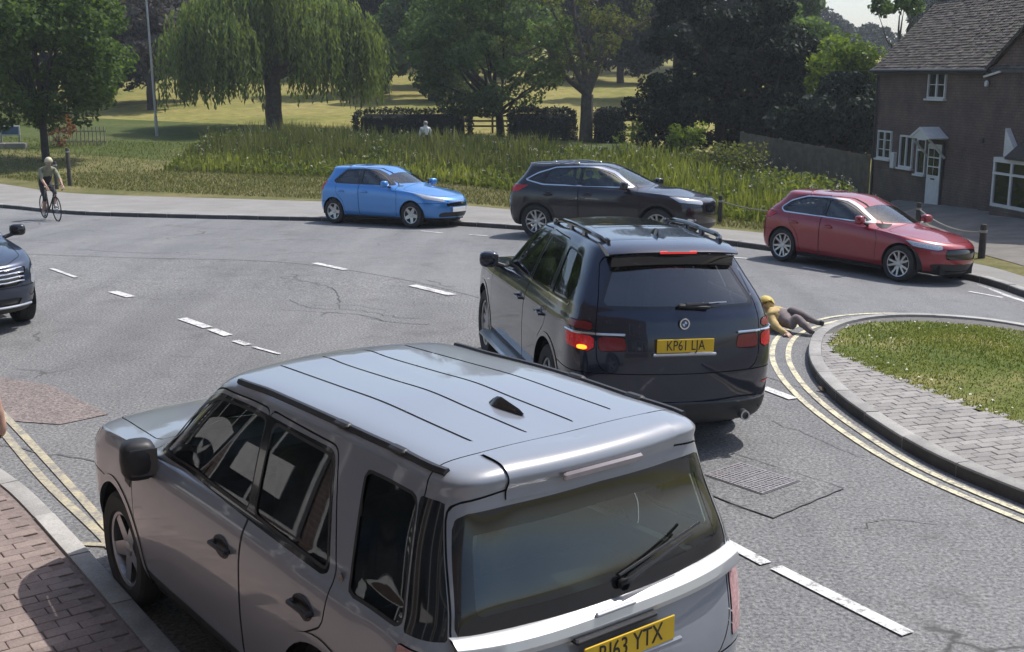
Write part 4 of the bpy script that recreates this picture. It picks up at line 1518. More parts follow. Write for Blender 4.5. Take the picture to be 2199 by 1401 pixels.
def leaves(P, size, aspect=.55, up=.3, jitter=.35, out=None):
    """diamond leaves at points P with random facing"""
    n = len(P)
    nrm = unit(n); nrm[:, 2] += up
    if out is not None: nrm += out
    nrm /= np.maximum(np.linalg.norm(nrm, axis=1, keepdims=True), 1e-6)
    a = np.cross(nrm, unit(n)); a /= np.maximum(np.linalg.norm(a, axis=1, keepdims=True), 1e-6)
    b = np.cross(nrm, a)
    s = size * (1 + RNG.uniform(-jitter, jitter, (n, 1)))
    V = np.stack([P - a * s * .5, P - a * s * .05 + b * s * aspect * .5, P + a * s * .5, P - a * s * .05 - b * s * aspect * .5], 1)
    return V.reshape(-1, 3)


def lobes_in(centre, radii, n, rmin, rmax, flat_bottom=.5, surf=.75):
    """clump centres spread over an ellipsoid"""
    c = []
    for _ in range(n):
        d = unit(1)[0]
        if d[2] < 0: d[2] *= flat_bottom
        t = RNG.uniform(surf, 1.0) if RNG.random() < .75 else RNG.uniform(.2, surf)
        c.append((np.array(centre) + d * np.array(radii) * t, RNG.uniform(rmin, rmax)))
    return c


def clump_points(lobes, total):
    w = np.array([r ** 2 for _, r in lobes]); w /= w.sum()
    P = []; S = []; O = []
    for (c, r), k in zip(lobes, (w * total).astype(int)):
        if k < 1: continue
        d = unit(k); rad_ = r * RNG.uniform(.35, 1.0, (k, 1)) ** .5
        sc = np.array([1.0, 1.0, .75])
        P.append(c + d * rad_ * sc); O.append(d * .6)
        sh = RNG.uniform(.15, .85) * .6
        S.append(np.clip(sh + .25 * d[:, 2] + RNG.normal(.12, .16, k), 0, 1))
    return np.concatenate(P), np.concatenate(S), np.concatenate(O)


def crown_mesh(name, lobes, total, size, mat, parent, aspect=.55):
    P, S, O = clump_points(lobes, total)
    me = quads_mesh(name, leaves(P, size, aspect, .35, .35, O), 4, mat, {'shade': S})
    return link(name, me, parent)


def limb(m, a, b, r0, r1, wob=.08, n=5):
    a = np.array(a, float); b = np.array(b, float); L = np.linalg.norm(b - a)
    pts = [a + (b - a) * i / n + (RNG.normal(0, wob * L / n, 3) if 0 < i < n else 0) for i in range(n + 1)]
    m.tube([tuple(p) for p in pts], [r0 + (r1 - r0) * (i / n) for i in range(n + 1)], 8)


def tree(name, label, base, h, trunk_r, crown_c, crown_r, n_lobes, lobe, n_leaves, size, mat, bark=BARK, group=None, limbs=7, fork=.35, aspect=.55, flat_bottom=.5, cat='tree', surf=.75):
    global RNG
    RNG = np.random.default_rng(zlib.crc32(label.encode()) + SEED.get(label, 0))
    x, y, z = base
    root = empty(name, base); tag(root, label, cat, group)
    cc = np.array(crown_c) - np.array(base)
    lob = lobes_in(cc, crown_r, n_lobes, lobe[0], lobe[1], flat_bottom, surf)
    m = MB()
    top = np.array([cc[0] * .3, cc[1] * .3, h * fork])
    limb(m, (0, 0, -.3), top, trunk_r, trunk_r * .75, .03)
    order = RNG.permutation(len(lob))[:limbs]
    for k in order:
        c = lob[k][0]
        limb(m, top - np.array([0, 0, RNG.uniform(0, .1) * h]), top + (c - top) * .9, trunk_r * RNG.uniform(.35, .6), trunk_r * .06, .12)
    m.build('trunk', bark, root, smooth='auto')
    crown_mesh('crown', lob, n_leaves, size, mat, root, aspect)
    return root


LEAF_MID = leaf_mat('leaf_mid_green', (.042, .078, .022), (.14, .205, .060), .5)
LEAF_GREY = leaf_mat('leaf_grey_green', (.055, .095, .042), (.150, .215, .095), .55)
LEAF_DARK = leaf_mat('leaf_dark_yew', (.007, .014, .010), (.030, .046, .024), .15)
LEAF_DEEP = leaf_mat('leaf_deep_blue', (.008, .017, .014), (.030, .050, .034), .15)
LEAF_LIME = leaf_mat('leaf_lime', (.06, .10, .012), (.20, .26, .045), .45)
LEAF_WILLOW = leaf_mat('leaf_willow', (.055, .085, .022), (.21, .26, .085), .4)
LEAF_OLIVE = leaf_mat('leaf_olive', (.05, .066, .02), (.20, .215, .07), .4)
LEAF_PURPLE = leaf_mat('leaf_purple_grey', (.05, .045, .045), (.14, .125, .12), .3)
LEAF_HEDGE = leaf_mat('leaf_hedge', (.006, .011, .008), (.022, .036, .018), .1)
LEAF_RED = leaf_mat('leaf_red_orange', (.13, .035, .02), (.30, .12, .04), .3)


def W(u, v, Y):
    """world point on the sight line through photograph position (u, v) at depth Y: used once, to read off where each plant stands"""
    dx, dz = (u - 1099.5) / 2500.0, -(v - 700.5) / 2500.0
    c, s = math.cos(rad(12.15)), math.sin(rad(12.15))
    d = (dx, c + dz * s, -s + dz * c); t = Y / d[1]
    return (d[0] * t, Y, 3.29 + d[2] * t)


def base_at(u, Y):
    x = W(u, 300, Y)[0]
    return (x, Y, gz(Y, x))


# street tree on the green, far left
b = base_at(95, 50)
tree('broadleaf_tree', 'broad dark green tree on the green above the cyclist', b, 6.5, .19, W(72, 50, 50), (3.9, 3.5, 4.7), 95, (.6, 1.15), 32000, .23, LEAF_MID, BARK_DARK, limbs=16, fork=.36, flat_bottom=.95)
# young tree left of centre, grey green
b = base_at(1077, 62)
tree('young_tree', 'leafy grey-green young tree with low forking trunk behind the reeds', b, 5.5, .24, W(1055, 85, 62), (4.2, 3.4, 4.3), 90, (.6, 1.15), 27000, .22, LEAF_GREY, BARK_DARK, limbs=18, fork=.30, flat_bottom=.9)


def bare_tree():
    b = base_at(1258, 60)
    root = empty('thinning_tree', b); tag(root, 'thick-trunked forked tree with thin foliage and bare branches', 'tree')
    m = MB()
    f = (0.05, 0, 2.35)
    limb(m, (0, 0, -.3), f, .36, .30, .02)
    tips = []
    def rel(u, v, Y=60): p = W(u, v, Y); return (p[0] - b[0], p[1] - b[1] + RNG.uniform(-.8, .8), p[2] - b[2])
    main = [((1235, 150), (1210, 70), (1180, 10)), ((1250, 120), (1235, 40), (1228, -40)), ((1290, 130), (1310, 60), (1330, -20)), ((1272, 150), (1262, 80), (1285, 0)), ((1225, 175), (1170, 95), (1110, 120)), ((1305, 95), (1345, 70), (1400, 40))]
    for pth in main:
        pts = [f] + [rel(*q) for q in pth]
        r = [.20, .13, .085, .035]
        m.tube(pts, r, 8)
        for k in range(1, 4):
            for _ in range(5):
                p = np.array(pts[k]); d = unit(1)[0]; d[2] = abs(d[2]) * .7
                q = p + d * RNG.uniform(.7, 1.6)
                limb(m, p, q, .035, .008, .2); tips.append(q)
    m.build('trunk', BARK, root, smooth='auto')
    lob = [(np.array(t), RNG.uniform(.3, .6)) for t in tips]
    lob = [l for l in lob if RNG.random() < .75]
    crown_mesh('crown', lob, 3800, .17, LEAF_OLIVE, root)


bare_tree()
# big dark evergreen and its neighbours
for (u, v, Y, rx, rz, n, nl, sz, mat, lb) in [
    (1545, 110, 52, 3.7, 4.6, 80, 24000, .22, LEAF_DARK, 'huge dark evergreen with branches sweeping to the ground'),
    (1450, 235, 50, 1.9, 1.7, 34, 8500, .19, LEAF_DARK, 'low dark evergreen boughs reaching over the field fence'),
    (1650, 190, 50, 2.6, 3.2, 55, 14000, .22, LEAF_DARK, 'dark evergreen behind the garden fence'),
    (1722, 125, 55, 1.7, 2.4, 40, 8000, .20, LEAF_GREY, 'pale-edged leafy tree between evergreen and cottage'),
    (1815, 155, 47, 1.5, 1.25, 30, 5200, .17, LEAF_LIME, 'sunlit lime green tree beside the cottage roof'),
    (1790, 245, 46, 2.4, 1.7, 44, 10000, .21, LEAF_DEEP, 'deep shaded tree over the garden fence next to the cottage')]:
    b = base_at(u, Y); c = W(u, v, Y)
    tree('evergreen_tree' if 'evergreen' in lb else 'garden_tree', lb, b, max(3, c[2] - b[2] + rz * .4), .25, c, (rx, rx * .8, rz), n, (.35, .85), nl, sz, mat, BARK_DARK, limbs=8, fork=.5, flat_bottom=1.0, group='trees beside the cottage', surf=.6)
# back row: tall dark trees closing the view
for i, (u, v, Y, rx, rz, nl, mat, lb) in enumerate([
    (230, 10, 85, 7.0, 6.5, 8000, LEAF_DEEP, 'tall dark tree behind the street tree at the left'),
    (330, 60, 80, 3.2, 3.2, 4200, LEAF_PURPLE, 'hazy mauve-grey shrubby tree by the lamp post'),
    (405, 70, 88, 2.2, 2.4, 2600, LEAF_MID, 'small green tree tucked beside the willow'),
    (60, -10, 95, 8.0, 8.0, 7000, LEAF_DEEP, 'deep green tree at the far left corner'),
    (470, -60, 120, 8.5, 6.5, 6000, LEAF_DEEP, 'dark tree crown showing above the willow'),
    (830, 20, 92, 5.0, 6.5, 9000, LEAF_DEEP, 'dark blue-green tree right of the willow'),
    (730, -30, 110, 6.5, 7.0, 6000, LEAF_DEEP, 'dark tree looming behind the willow'),
    (930, 70, 86, 3.4, 4.6, 6500, LEAF_GREY, 'grey-green tree left of the young tree'),
    (1020, 0, 100, 6.5, 6.0, 7500, LEAF_MID, 'green tree rising behind the young tree'),
    (1190, 20, 112, 7.0, 5.6, 7000, LEAF_DEEP, 'dark tree behind the forked bare branches'),
    (1330, 10, 108, 6.5, 5.6, 7500, LEAF_DEEP, 'dark tree at the head of the dry field'),
    (1450, -10, 90, 6.0, 6.0, 8000, LEAF_DEEP, 'dark tree crowning the evergreen from behind'),
    (1610, -10, 84, 4.2, 6.5, 8000, LEAF_DEEP, 'tall dark tree behind the garden fence evergreens'),
    (1690, 40, 78, 2.2, 3.2, 4500, LEAF_GREY, 'speckled leafy tree against the pale sky')]):
    b = base_at(u, Y); c = W(u, v, Y)
    tree('background_tree', lb, b, c[2] - b[2], .35, c, (rx, rx * .7, rz), 46, (.09 * rx + .5, .20 * rx + .6), int(nl * 1.7), .0050 * Y, mat, BARK_DARK, limbs=4, fork=.6, flat_bottom=1.0, group='trees closing the view', surf=.55)
# the wood closing the far side of the park, one mass
def woodland():
    lob = []
    for k in range(330):
        x = RNG.uniform(-80, 48); Y = RNG.uniform(122, 150)
        u = 1099.5 + 2500 * x / Y
        if 1720 < u < 1960: continue
        zb = gz(Y, x) + (1.5 if not 880 < u < 1400 else 1.8)
        top = 17 if u < 1700 else 8
        lob.append((np.array([x, Y, zb + RNG.uniform(.5, top)]), RNG.uniform(2.0, 3.6)))
    P, S, O = clump_points(lob, 42000)
    o = link('woodland', quads_mesh('woodland', leaves(P, .95, .6, .35, .35, O), 4, LEAF_DEEP, {'shade': S})); tag(o, 'dark mass of woodland beyond the park and field', 'wood', kind='stuff')


woodland()
# wooded hill far right
for k, (u, v, Y, rx, rz) in enumerate([(1752, 50, 210, 4.5, 3.6), (1792, 82, 200, 4.5, 3.2), (1828, 84, 220, 4, 3.4), (1868, 100, 210, 5, 3.0), (1908, 105, 230, 6, 3.2), (1770, 122, 180, 6, 3.5), (1830, 134, 180, 6, 3.2), (1890, 138, 190, 6, 3.0)]):
    c = W(u, v, Y); b = (c[0], Y, min(c[2] - rz - 1, gz(Y, c[0])))
    names_ = ['rounded dark tree at the left end of the wooded skyline', 'dark skyline tree second from the left on the wooded hill', 'dark skyline tree with a pointed top in the middle of the wooded hill', 'dark skyline tree just left of the cottage roof', 'dark skyline tree partly behind the cottage roof', 'lower dark hillside tree above the lime green tree', 'lower dark hillside tree below the pointed skyline tree', 'lower dark hillside tree touching the cottage eaves']
    tree('hillside_tree', names_[k], b, rz, .4, c, (rx, rx * .6, rz), 30, (.9, 1.6), 3200, .75, LEAF_DEEP, BARK_DARK, limbs=3, fork=.6, flat_bottom=1.0, group='trees on the wooded hill')
c = W(1925, 8, 48); tree('garden_tree', 'small leafy tree peeping over the left end of the cottage roof', base_at(1925, 48), 5.5, .15, c, (.95, .9, .9), 22, (.25, .45), 1800, .17, LEAF_GREY, BARK, limbs=6, fork=.8)


def willow():
    Y = 66
    b = base_at(590, Y)
    root = empty('weeping_willow', b); tag(root, 'broad weeping willow with hanging pale green fronds', 'tree')
    m = MB()
    limb(m, (0, 0, -.3), (0, 0, 3.2), .5, .42, .03)
    V = []; S = []
    crown = []
    for k in range(46):
        a = RNG.uniform(0, 2 * math.pi); r = 5.3 * math.sqrt(RNG.uniform(.02, 1)); hgt = 8.6 - 3.3 * (r / 5.3) ** 2 + RNG.uniform(-.4, .5)
        crown.append((r * math.cos(a) * 1.03, r * math.sin(a) * .85, hgt))
    for c in crown[:16]:
        limb(m, (0, 0, 2.8), c, .2, .04, .15)
    m.build('trunk', BARK, root, smooth='auto')
    for (cx, cy, cz) in crown:
        tone = RNG.uniform(.15, .75)
        for s in range(44):
            a = RNG.uniform(0, 2 * math.pi); rr = RNG.uniform(.1, 1.25)
            p = np.array([cx + rr * math.cos(a), cy + rr * math.sin(a), cz - .35 * rr ** 2])
            ln = RNG.uniform(2.0, 4.8) * min(1, p[2] / 6.5)
            out = np.array([math.cos(a), math.sin(a), 0]) * .35
            n = int(ln / .15)
            t = np.linspace(0, 1, n)
            q = p + out * np.sqrt(t)[:, None] + np.array([0, 0, -1.0]) * (ln * t)[:, None] + RNG.normal(0, .035, (n, 3))
            d = np.array([0, 0, -1.0]) + RNG.normal(0, .28, (n, 3)); d /= np.linalg.norm(d, axis=1, keepdims=True)
            side = np.cross(d, unit(n)); side /= np.linalg.norm(side, axis=1, keepdims=True)
            L = RNG.uniform(.26, .42, (n, 1)); w = .055
            V.append(np.stack([q, q + d * L * .5 + side * w, q + d * L, q + d * L * .5 - side * w], 1).reshape(-1, 3))
            S.append(np.clip(tone + RNG.normal(0, .16, n) + .25 * (1 - t), 0, 1))
    me = quads_mesh('crown', np.concatenate(V), 4, LEAF_WILLOW, {'shade': np.concatenate(S)})
    link('crown', me, root)


willow()


def hedge(label, u0, u1, vt, vb, Y, depth=1.6, mat=None, n=3600, size=.14, name='clipped_hedge', wob=.08):
    x0, x1 = W(u0, vt, Y)[0], W(u1, vt, Y)[0]; zt = W(u0, vt, Y)[2]; zb = W(u0, vb, Y)[2] - .3
    root = empty(name, ((x0 + x1) / 2, Y + depth / 2, zb)); tag(root, label, 'hedge', 'clipped hedges before the field' if name == 'clipped_hedge' else None)
    hx, hy, hz = (x1 - x0) / 2, depth / 2, zt - zb
    MB().box((0, 0, hz * .45), (hx * 1.8, hy * 1.7, hz * .9), bev=.2).build('inner_stems', flat('hedge_core', (.012, .016, .010), .95), root)
    P = RNG.uniform(-1, 1, (n, 3))
    k = RNG.integers(0, 5, n)
    P[k == 0, 0] = 1; P[k == 1, 0] = -1; P[(k == 2), 1] = -1; P[(k >= 3) & (RNG.random(n) < .9), 2] = 1; P[(k == 2), 1] = -1
    r = np.linalg.norm(P[:, [0, 2]], axis=1, keepdims=True)
    Q = np.stack([P[:, 0] * hx, P[:, 1] * hy, hz / 2 + P[:, 2] * hz / 2], 1)
    cut = np.maximum(0, np.abs(P[:, 0]) - .8) * np.maximum(0, P[:, 2] - .5)
    Q[:, 2] -= cut * hz * .8
    Q += RNG.normal(0, wob, Q.shape)
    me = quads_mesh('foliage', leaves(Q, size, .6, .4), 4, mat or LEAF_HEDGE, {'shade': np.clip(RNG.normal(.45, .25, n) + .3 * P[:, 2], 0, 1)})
    link('foliage', me, root)


hedge('clipped dark hedge at the left of the rail fence', 760, 1008, 240, 292, 63)
hedge('long clipped dark hedge between the two trees', 1096, 1234, 238, 300, 60)
hedge('small clipped dark hedge right of the thick trunk', 1284, 1340, 240, 300, 59)
hedge('tall dark yew hedge behind the garden fence and lime tree', 1570, 1885, 215, 330, 54, 2.0, LEAF_DARK, 9000, .2, 'tall_hedge', .25)
hedge('dark hedge along the far end of the dry field', 905, 1010, 140, 166, 118, 2.5, None, 1500, .32)
for (u, v, Y, rx, rz, nl, mat, lb) in [(1482, 300, 47, .85, .65, 1500, LEAF_LIME, 'round lime green bush under the evergreen boughs'), (1395, 290, 52, 1.3, .5, 1600, LEAF_LIME, 'low bright green growth below the field fence'),
                                       (125, 275, 56, .8, .9, 900, LEAF_RED, 'red and orange shrub behind the street tree'), (1550, 338, 43, 1.5, .5, 1800, LEAF_OLIVE, 'low scrub in the shade of the evergreen'), (40, 258, 70, 3.2, .8, 2200, LEAF_OLIVE, 'olive bushes beyond the blue board')]:
    c = W(u, v, Y); tree('bush', lb, (c[0], Y, gz(Y, c[0])), max(.5, c[2] - gz(Y, c[0])), .04, c, (rx, rx * .8, rz), 22, (.22 * rx, .42 * rx), nl, .13, mat, BARK_DARK, limbs=5, fork=.3, flat_bottom=1.0, cat='bush')


# ------------------------------------------------------------------ reeds, grass (uncountable)
def blades(name, pts, hmin, hmax, w, mat, lean=.25, segs=2, tone=None):
    n = len(pts)
    h = RNG.uniform(hmin, hmax, n) if np.isscalar(hmin) else hmin
    a = RNG.uniform(0, 2 * math.pi, n); d = np.stack([np.cos(a), np.sin(a), np.zeros(n)], 1)
    ln = RNG.normal(0, lean, n)[:, None] * h[:, None]
    b = RNG.uniform(0, 2 * math.pi, n); s = np.stack([np.cos(b), np.sin(b), np.zeros(n)], 1) * w * RNG.uniform(.7, 1.3, (n, 1))
    up = np.array([0, 0, 1.0])
    p0 = pts; p1 = pts + up * (h * .55)[:, None] + d * ln * .3; p2 = pts + up * h[:, None] * .97 + d * ln
    V = np.stack([p0 - s * .6, p0 + s * .6, p1 + s, p1 - s, p1 - s, p1 + s, p2 + s * .12, p2 - s * .12], 1).reshape(-1, 3)
    t = RNG.uniform(0, 1, n) if tone is None else tone
    return quads_mesh(name, V, 4, mat, {'shade': np.repeat(t, 2)})


REED = leaf_mat('reed_green', (.070, .095, .020), (.29, .30, .085), .45)
LEAF_WEED = leaf_mat('leaf_weed', (.050, .078, .020), (.215, .245, .068), .45)
REED_BROWN = leaf_mat('reed_brown', (.06, .075, .026), (.19, .20, .075), .35)
GRASS = leaf_mat('grass_blade', (.060, .095, .018), (.235, .245, .080), .45)


def in_poly(n, poly):
    poly = np.array(poly, float); lo, hi = poly.min(0), poly.max(0); out = []
    while sum(len(o) for o in out) < n:
        p = RNG.uniform(lo, hi, (n, 2)); out.append(p[sdf_poly(p[:, 0], p[:, 1], poly) < 0])
    return np.concatenate(out)[:n]


def reeds():
    front = [(-14, 47), (-8, 45.2), (-3.44, 43.6), (-1.66, 42.0), (-.31, 40.6), (2.5, 35.4), (5.3, 30.3), (6.6, 28.9), (8.6, 28.2), (10.0, 30.5), (10.6, 34)]
    back = [(11.2, 39), (9.2, 45), (6.5, 47), (2, 50), (-4, 54), (-14, 56)]
    p = in_poly(17000, front + back)
    nz = np.sin(p[:, 0] * 1.1 + 2 * np.sin(p[:, 1] * .7)) * np.cos(p[:, 1] * .9 + p[:, 0] * .4)
    z = gza(p[:, 1], p[:, 0]) + .02
    fr = np.array([np.interp(x, [q[0] for q in front], [q[1] for q in front]) for x in p[:, 0]])
    dep = p[:, 1] - fr
    h = np.clip(.42 + dep * .09, .35, .95) * (1 + .25 * nz) * RNG.uniform(.7, 1.25, len(p))
    h *= np.where((p[:, 0] > 7.5), .62, 1.0)
    t = np.clip(.55 + .3 * nz + RNG.normal(0, .2, len(p)) - .02 * dep, 0, 1)
    P3 = np.stack([p[:, 0], p[:, 1], z], 1)
    k = (p[:, 0] > 1.6 + RNG.normal(0, .8, len(p))) | (dep < 2.6 + RNG.normal(0, .6, len(p)))
    me = blades('reeds', P3[k], h[k], None, .042, REED, .22, tone=t[k]); o = link('reeds', me); tag(o, 'dense sunlit green reeds and tall grass on the bank', 'reeds', kind='stuff')
    me = blades('dry_reeds', P3[~k], h[~k] * 1.15, None, .030, REED_BROWN, .22, tone=t[~k]); o = link('dry_reeds', me); tag(o, 'browner tall reeds and scrub behind the blue hatchback', 'reeds', kind='stuff')
    # broad leaves low in the reed bed
    p = in_poly(38000, front + back)
    P3 = np.stack([p[:, 0], p[:, 1], gza(p[:, 1], p[:, 0]) + RNG.uniform(.05, .80, len(p)) * np.clip(.45 + .1 * (p[:, 1] - np.interp(p[:, 0], [q[0] for q in front], [q[1] for q in front])), .4, 1.1)], 1)
    o = link('bank_weeds', quads_mesh('bank_weeds', leaves(P3, .17, .42, .5), 4, LEAF_WEED, {'shade': RNG.uniform(.05, 1, len(p))})); tag(o, 'leafy weeds growing low among the reeds', 'weeds', kind='stuff')
    p = in_poly(420, front + back); fy = np.interp(p[:, 0], [q[0] for q in front], [q[1] for q in front])
    P3 = np.stack([p[:, 0], p[:, 1], gza(p[:, 1], p[:, 0]) + np.clip(.45 + .09 * (p[:, 1] - fy), .4, 1.0) * RNG.uniform(.8, 1.2, len(p))], 1)
    P3 = np.concatenate([P3 + RNG.normal(0, .03, P3.shape) for _ in range(5)])
    o = link('seed_heads', quads_mesh('seed_heads', leaves(P3, .07, .6, .8), 4, flat('pale_seed', (.42, .40, .30), .9))); tag(o, 'pale seed heads and small flowers above the reeds', 'flowers', kind='stuff')


reeds()


def island_grass():
    L = np.concatenate([LAWN_LINE, [[9.5, 6.0]]])
    p = in_poly(60000, L[(L[:, 0] < 9.5)])
    zz = p[:, 1] * .977 + .67
    u = 1099.5 + 2500 * p[:, 0] / zz
    p = p[u < 2280]
    z = gza(p[:, 1], p[:, 0]) + .105
    # height of the crowned lawn
    c = np.array([8.0, 9.6])
    s = -sdf_poly(p[:, 0], p[:, 1], L)
    z += .05 * np.sin(np.clip(s / 1.6, 0, 1) * 1.3)
    nz = .5 + .5 * np.sin(p[:, 0] * 2.3 + 1.7 * np.sin(p[:, 1] * 1.9))
    keep = RNG.random(len(p)) < (.45 + .55 * nz)
    P3 = np.stack([p[:, 0], p[:, 1], z - .005], 1)[keep]
    t = np.clip(.35 + .35 * nz + RNG.normal(0, .25, len(p)), 0, 1)[keep]
    me = blades('mown_grass', P3, .014, .036, .0060, GRASS, .6, tone=t)
    o = link('mown_grass', me); tag(o, 'short mown grass with dry patches on the traffic island', 'grass', kind='stuff')
    # daisies and clover along the edge
    q = in_poly(500, L[(L[:, 0] < 9.5)]); s = -sdf_poly(q[:, 0], q[:, 1], L); q = q[s < .8]
    P3 = np.stack([q[:, 0], q[:, 1], gza(q[:, 1], q[:, 0]) + .135], 1)
    o = link('clover_heads', quads_mesh('clover_heads', leaves(P3, .03, .9, 2.0), 4, flat('clover_white', (.55, .55, .45), .8))); tag(o, 'pale clover heads scattered along the lawn edge', 'flowers', kind='stuff')


island_grass()


def verge_grass():
    poly = [(-20, 45), (-14, 40.6), (-8, 38), (-1.3, 35.3), (-.2, 34), (4.8, 27.6), (6, 26.6), (6.4, 28.6), (5.2, 30.2), (-.4, 40.4), (-3.4, 43.6), (-12, 48)]
    p = in_poly(22000, poly)
    P3 = np.stack([p[:, 0], p[:, 1], gza(p[:, 1], p[:, 0]) + .10], 1)
    me = blades('verge_grass', P3, .04, .13, .012, leaf_mat('verge_blade', (.07, .085, .025), (.26, .23, .11), .3), .5)
    o = link('verge_grass', me); tag(o, 'dry tufty grass on the verge behind the far pavement', 'grass', kind='stuff')
    poly = [(-26, 50), (-15, 41), (-10, 39), (-6, 42), (-10, 56), (-30, 62)]
    p = in_poly(12000, poly)
    P3 = np.stack([p[:, 0], p[:, 1], gza(p[:, 1], p[:, 0]) + .09], 1)
    o = link('green_grass', blades('green_grass', P3, .05, .14, .016, GRASS, .5)); tag(o, 'rough grass of the green around the street tree', 'grass', kind='stuff')


verge_grass()
# ------------------------------------------------------------------ grey off-roader parked in front
GREY_PAINT = car_paint('grey_metallic_paint', (.265, .282, .315), .15, .30, dust=.06)
GREY_GLASS = glass('grey_car_glass', (.42, .50, .47), .04)
REAR_GLASS = glass('rear_screen_glass', (.42, .52, .49), .05)
DARK_GLASS = glass('privacy_glass', (.10, .12, .125), .05)
CLEAR_GLASS = glass('clear_glass', (.60, .68, .66), .05)


def lamp_detail(mats):
    def f(o, s):
        return None
    return f


def grey_suv():
    rs = [
        ring(1.95, -2.02, .72, .36, .4, .25), ring(2.10, -2.14, .86, .28, .4, .25), ring(2.19, -2.235, .925, .38, .42, .24),
        ring(2.24, -2.275, .95, .56, .42, .24), ring(2.245, -2.275, .957, .76, .42, .23), ring(2.215, -2.235, .95, (.92, .95, .96), .40, .21),
        ring(2.14, -2.205, .928, (1.00, 1.055, 1.06), .38, .19), ring(2.02, -2.195, .905, (1.035, 1.10, 1.10), .36, .18, y2=.93),
        ring(1.55, -2.19, .893, (1.10, 1.09, 1.125, 1.125, 1.125), .40, .175, y2=.94), ring(1.13, -2.185, .882, (1.15, 1.13, 1.15, 1.15, 1.15), .42, .17, y2=.95),
        ring(1.03, -2.175, .868, (1.20, 1.18, 1.20, 1.20, 1.20), .42, .17, y2=.95), ring(.72, -2.10, .800, (1.42, 1.41, 1.42, 1.42, 1.42), .36, .165, y2=.95),
        ring(.47, -2.062, .735, (1.59, 1.585, 1.605, 1.60, 1.60), .30, .13, y2=.95), ring(.37, -2.085, .712, (1.645, 1.640, 1.668, 1.660, 1.660), .27, .13, y2=.95),
        ring(.27, -2.055, .665, (1.678, 1.672, 1.702, 1.694, 1.694), .22, .13, y2=.95), ring(.10, -1.97, .42, (1.702, 1.697, 1.724, 1.710, 1.708), .2, .13), ring(.0, -1.92, .0, (1.71, 1.705, 1.735, 1.71, 1.705), .2, .15)]
    sp = dict(rings=rs, paint=GREY_PAINT, glass=GREY_GLASS, rear_window_glass=REAR_GLASS, windscreen_glass=CLEAR_GLASS, wheel_r=.365, rim_r=.235, tyre_w=.235, axles=(1.36, -1.30), track=.925, spokes=5, rim_mat=ALLOY,
              clear=.20, w=.93, cowl=1.1, tail=-2.15, belt=1.12, fseat=.05, rseat=-.85, mirror=(.74, .995, 1.12), mirror_size=(.17, .19, .21), mirror_mat=BLACK_PLASTIC, handle_z=.93, handle_mat=BLACK_PLASTIC, dark_recess=True,
              side_windows=[[(.74, 1.165), (.30, 1.50), (.12, 1.575), (-.43, 1.585), (-.47, 1.145)], [(-.53, 1.145), (-.50, 1.585), (-1.12, 1.575), (-1.29, 1.12)],
                            [(-1.47, 1.09), (-1.38, 1.585), (-1.80, 1.585), (-1.90, 1.09)]],
              dlo=[(.80, 1.15), (.32, 1.525), (.12, 1.595), (-1.13, 1.595), (-1.31, 1.10)],
              windscreen=[(0, 1.185), (.74, 1.175), (.62, 1.575), (0, 1.60)], rear_window=[(0, 1.075), (.74, 1.075), (.785, 1.12), (.705, 1.54), (0, 1.555)], rear_window_border=.085,
              doors=[[(1.0, .36), (1.0, .95), (.84, 1.155), (.33, 1.545), (.12, 1.618), (-.44, 1.625), (-.49, 1.12), (-.46, .36)],
                     [(-.47, .36), (-.50, 1.12), (-.45, 1.625), (-1.14, 1.615), (-1.36, 1.12), (-1.33, .90), (-1.10, .78), (-.93, .62), (-.86, .36)]],
              bonnet=[(2.06, -.1), (2.06, .45), (1.90, .70), (1.02, .76), (.98, -.1)],
              tailgate=[(0, .64), (.66, .64), (.738, .78), (.738, 1.05), (.80, 1.075), (.80, 1.12), (.725, 1.58), (0, 1.665)],
              patches=[('tail_light', 'rear', [(.752, 1.04), (.752, .68), (1.10, .70), (1.07, 1.055)], flat('pink_lens', (.55, .30, .29), .15, var=.3, scale=40, coat=.6), .004, None),
                       ('headlight', 'front', [(.52, .86), (.52, .98), (.98, 1.02), (1.02, .90)], CLEAR_LENS, .003, None),
                       ('grille', 'front', [(0, .84), (.48, .84), (.48, .96), (0, .97)], BLACK_GLOSS, -.02, None)],
              zones=[('spoiler_centre', lambda A: np.maximum.reduce([1.568 - A[:, 2], A[:, 0] + 1.86]), GREY_PAINT, .010), ('corner_glass', lambda A: np.maximum.reduce([1.09 - A[:, 2], A[:, 2] - 1.585, A[:, 0] + 1.90 - (A[:, 2] - 1.15) * .22, (.81 - (A[:, 2] - 1.12) * .17) - A[:, 7]]), BLACK_GLOSS, 0.0), ('side_sill', lambda A: np.maximum(A[:, 2] - .36, np.abs(A[:, 0]) - .98), BLACK_PLASTIC, 0.0), ('lower_cladding', lambda A: A[:, 2] - .40, BLACK_PLASTIC, 0)],
              arch_trim=.045, trim_mat=GREY_PAINT, bumper_line=(.80, .64), roof_seam=-1.835, roof_grooves=[(.135, -1.74, .12), (.40, -1.72, .10)], dv=6)
    root, sh = make_car('parked_off_roader', 'grey metallic off-roader with ribbed roof parked at the near kerb', 'car', sp, (-.89, 6.34, 0), rad(127.5), zs=1.03)
    # roof side mouldings (black rails let into the roof)
    for s in (1, -1):
        pts = [sh.surf(u, 13.55) for u in np.linspace(2.35, 5.80, 22)]
        V = []; F = []
        m = MB()
        m.tube([(p.x, s * (p.y - .006), p.z + .006) for p in pts], .019, 6)
        for k in (12, 17):
            p = pts[k]; m.box((p.x, s * p.y, p.z + .012), (.12, .045, .03), bev=.01)
        m.build('roof_rail', BLACK_PLASTIC, root, smooth='auto')
    spo = next(o for o in root.children if o.name.startswith('spoiler_centre'))
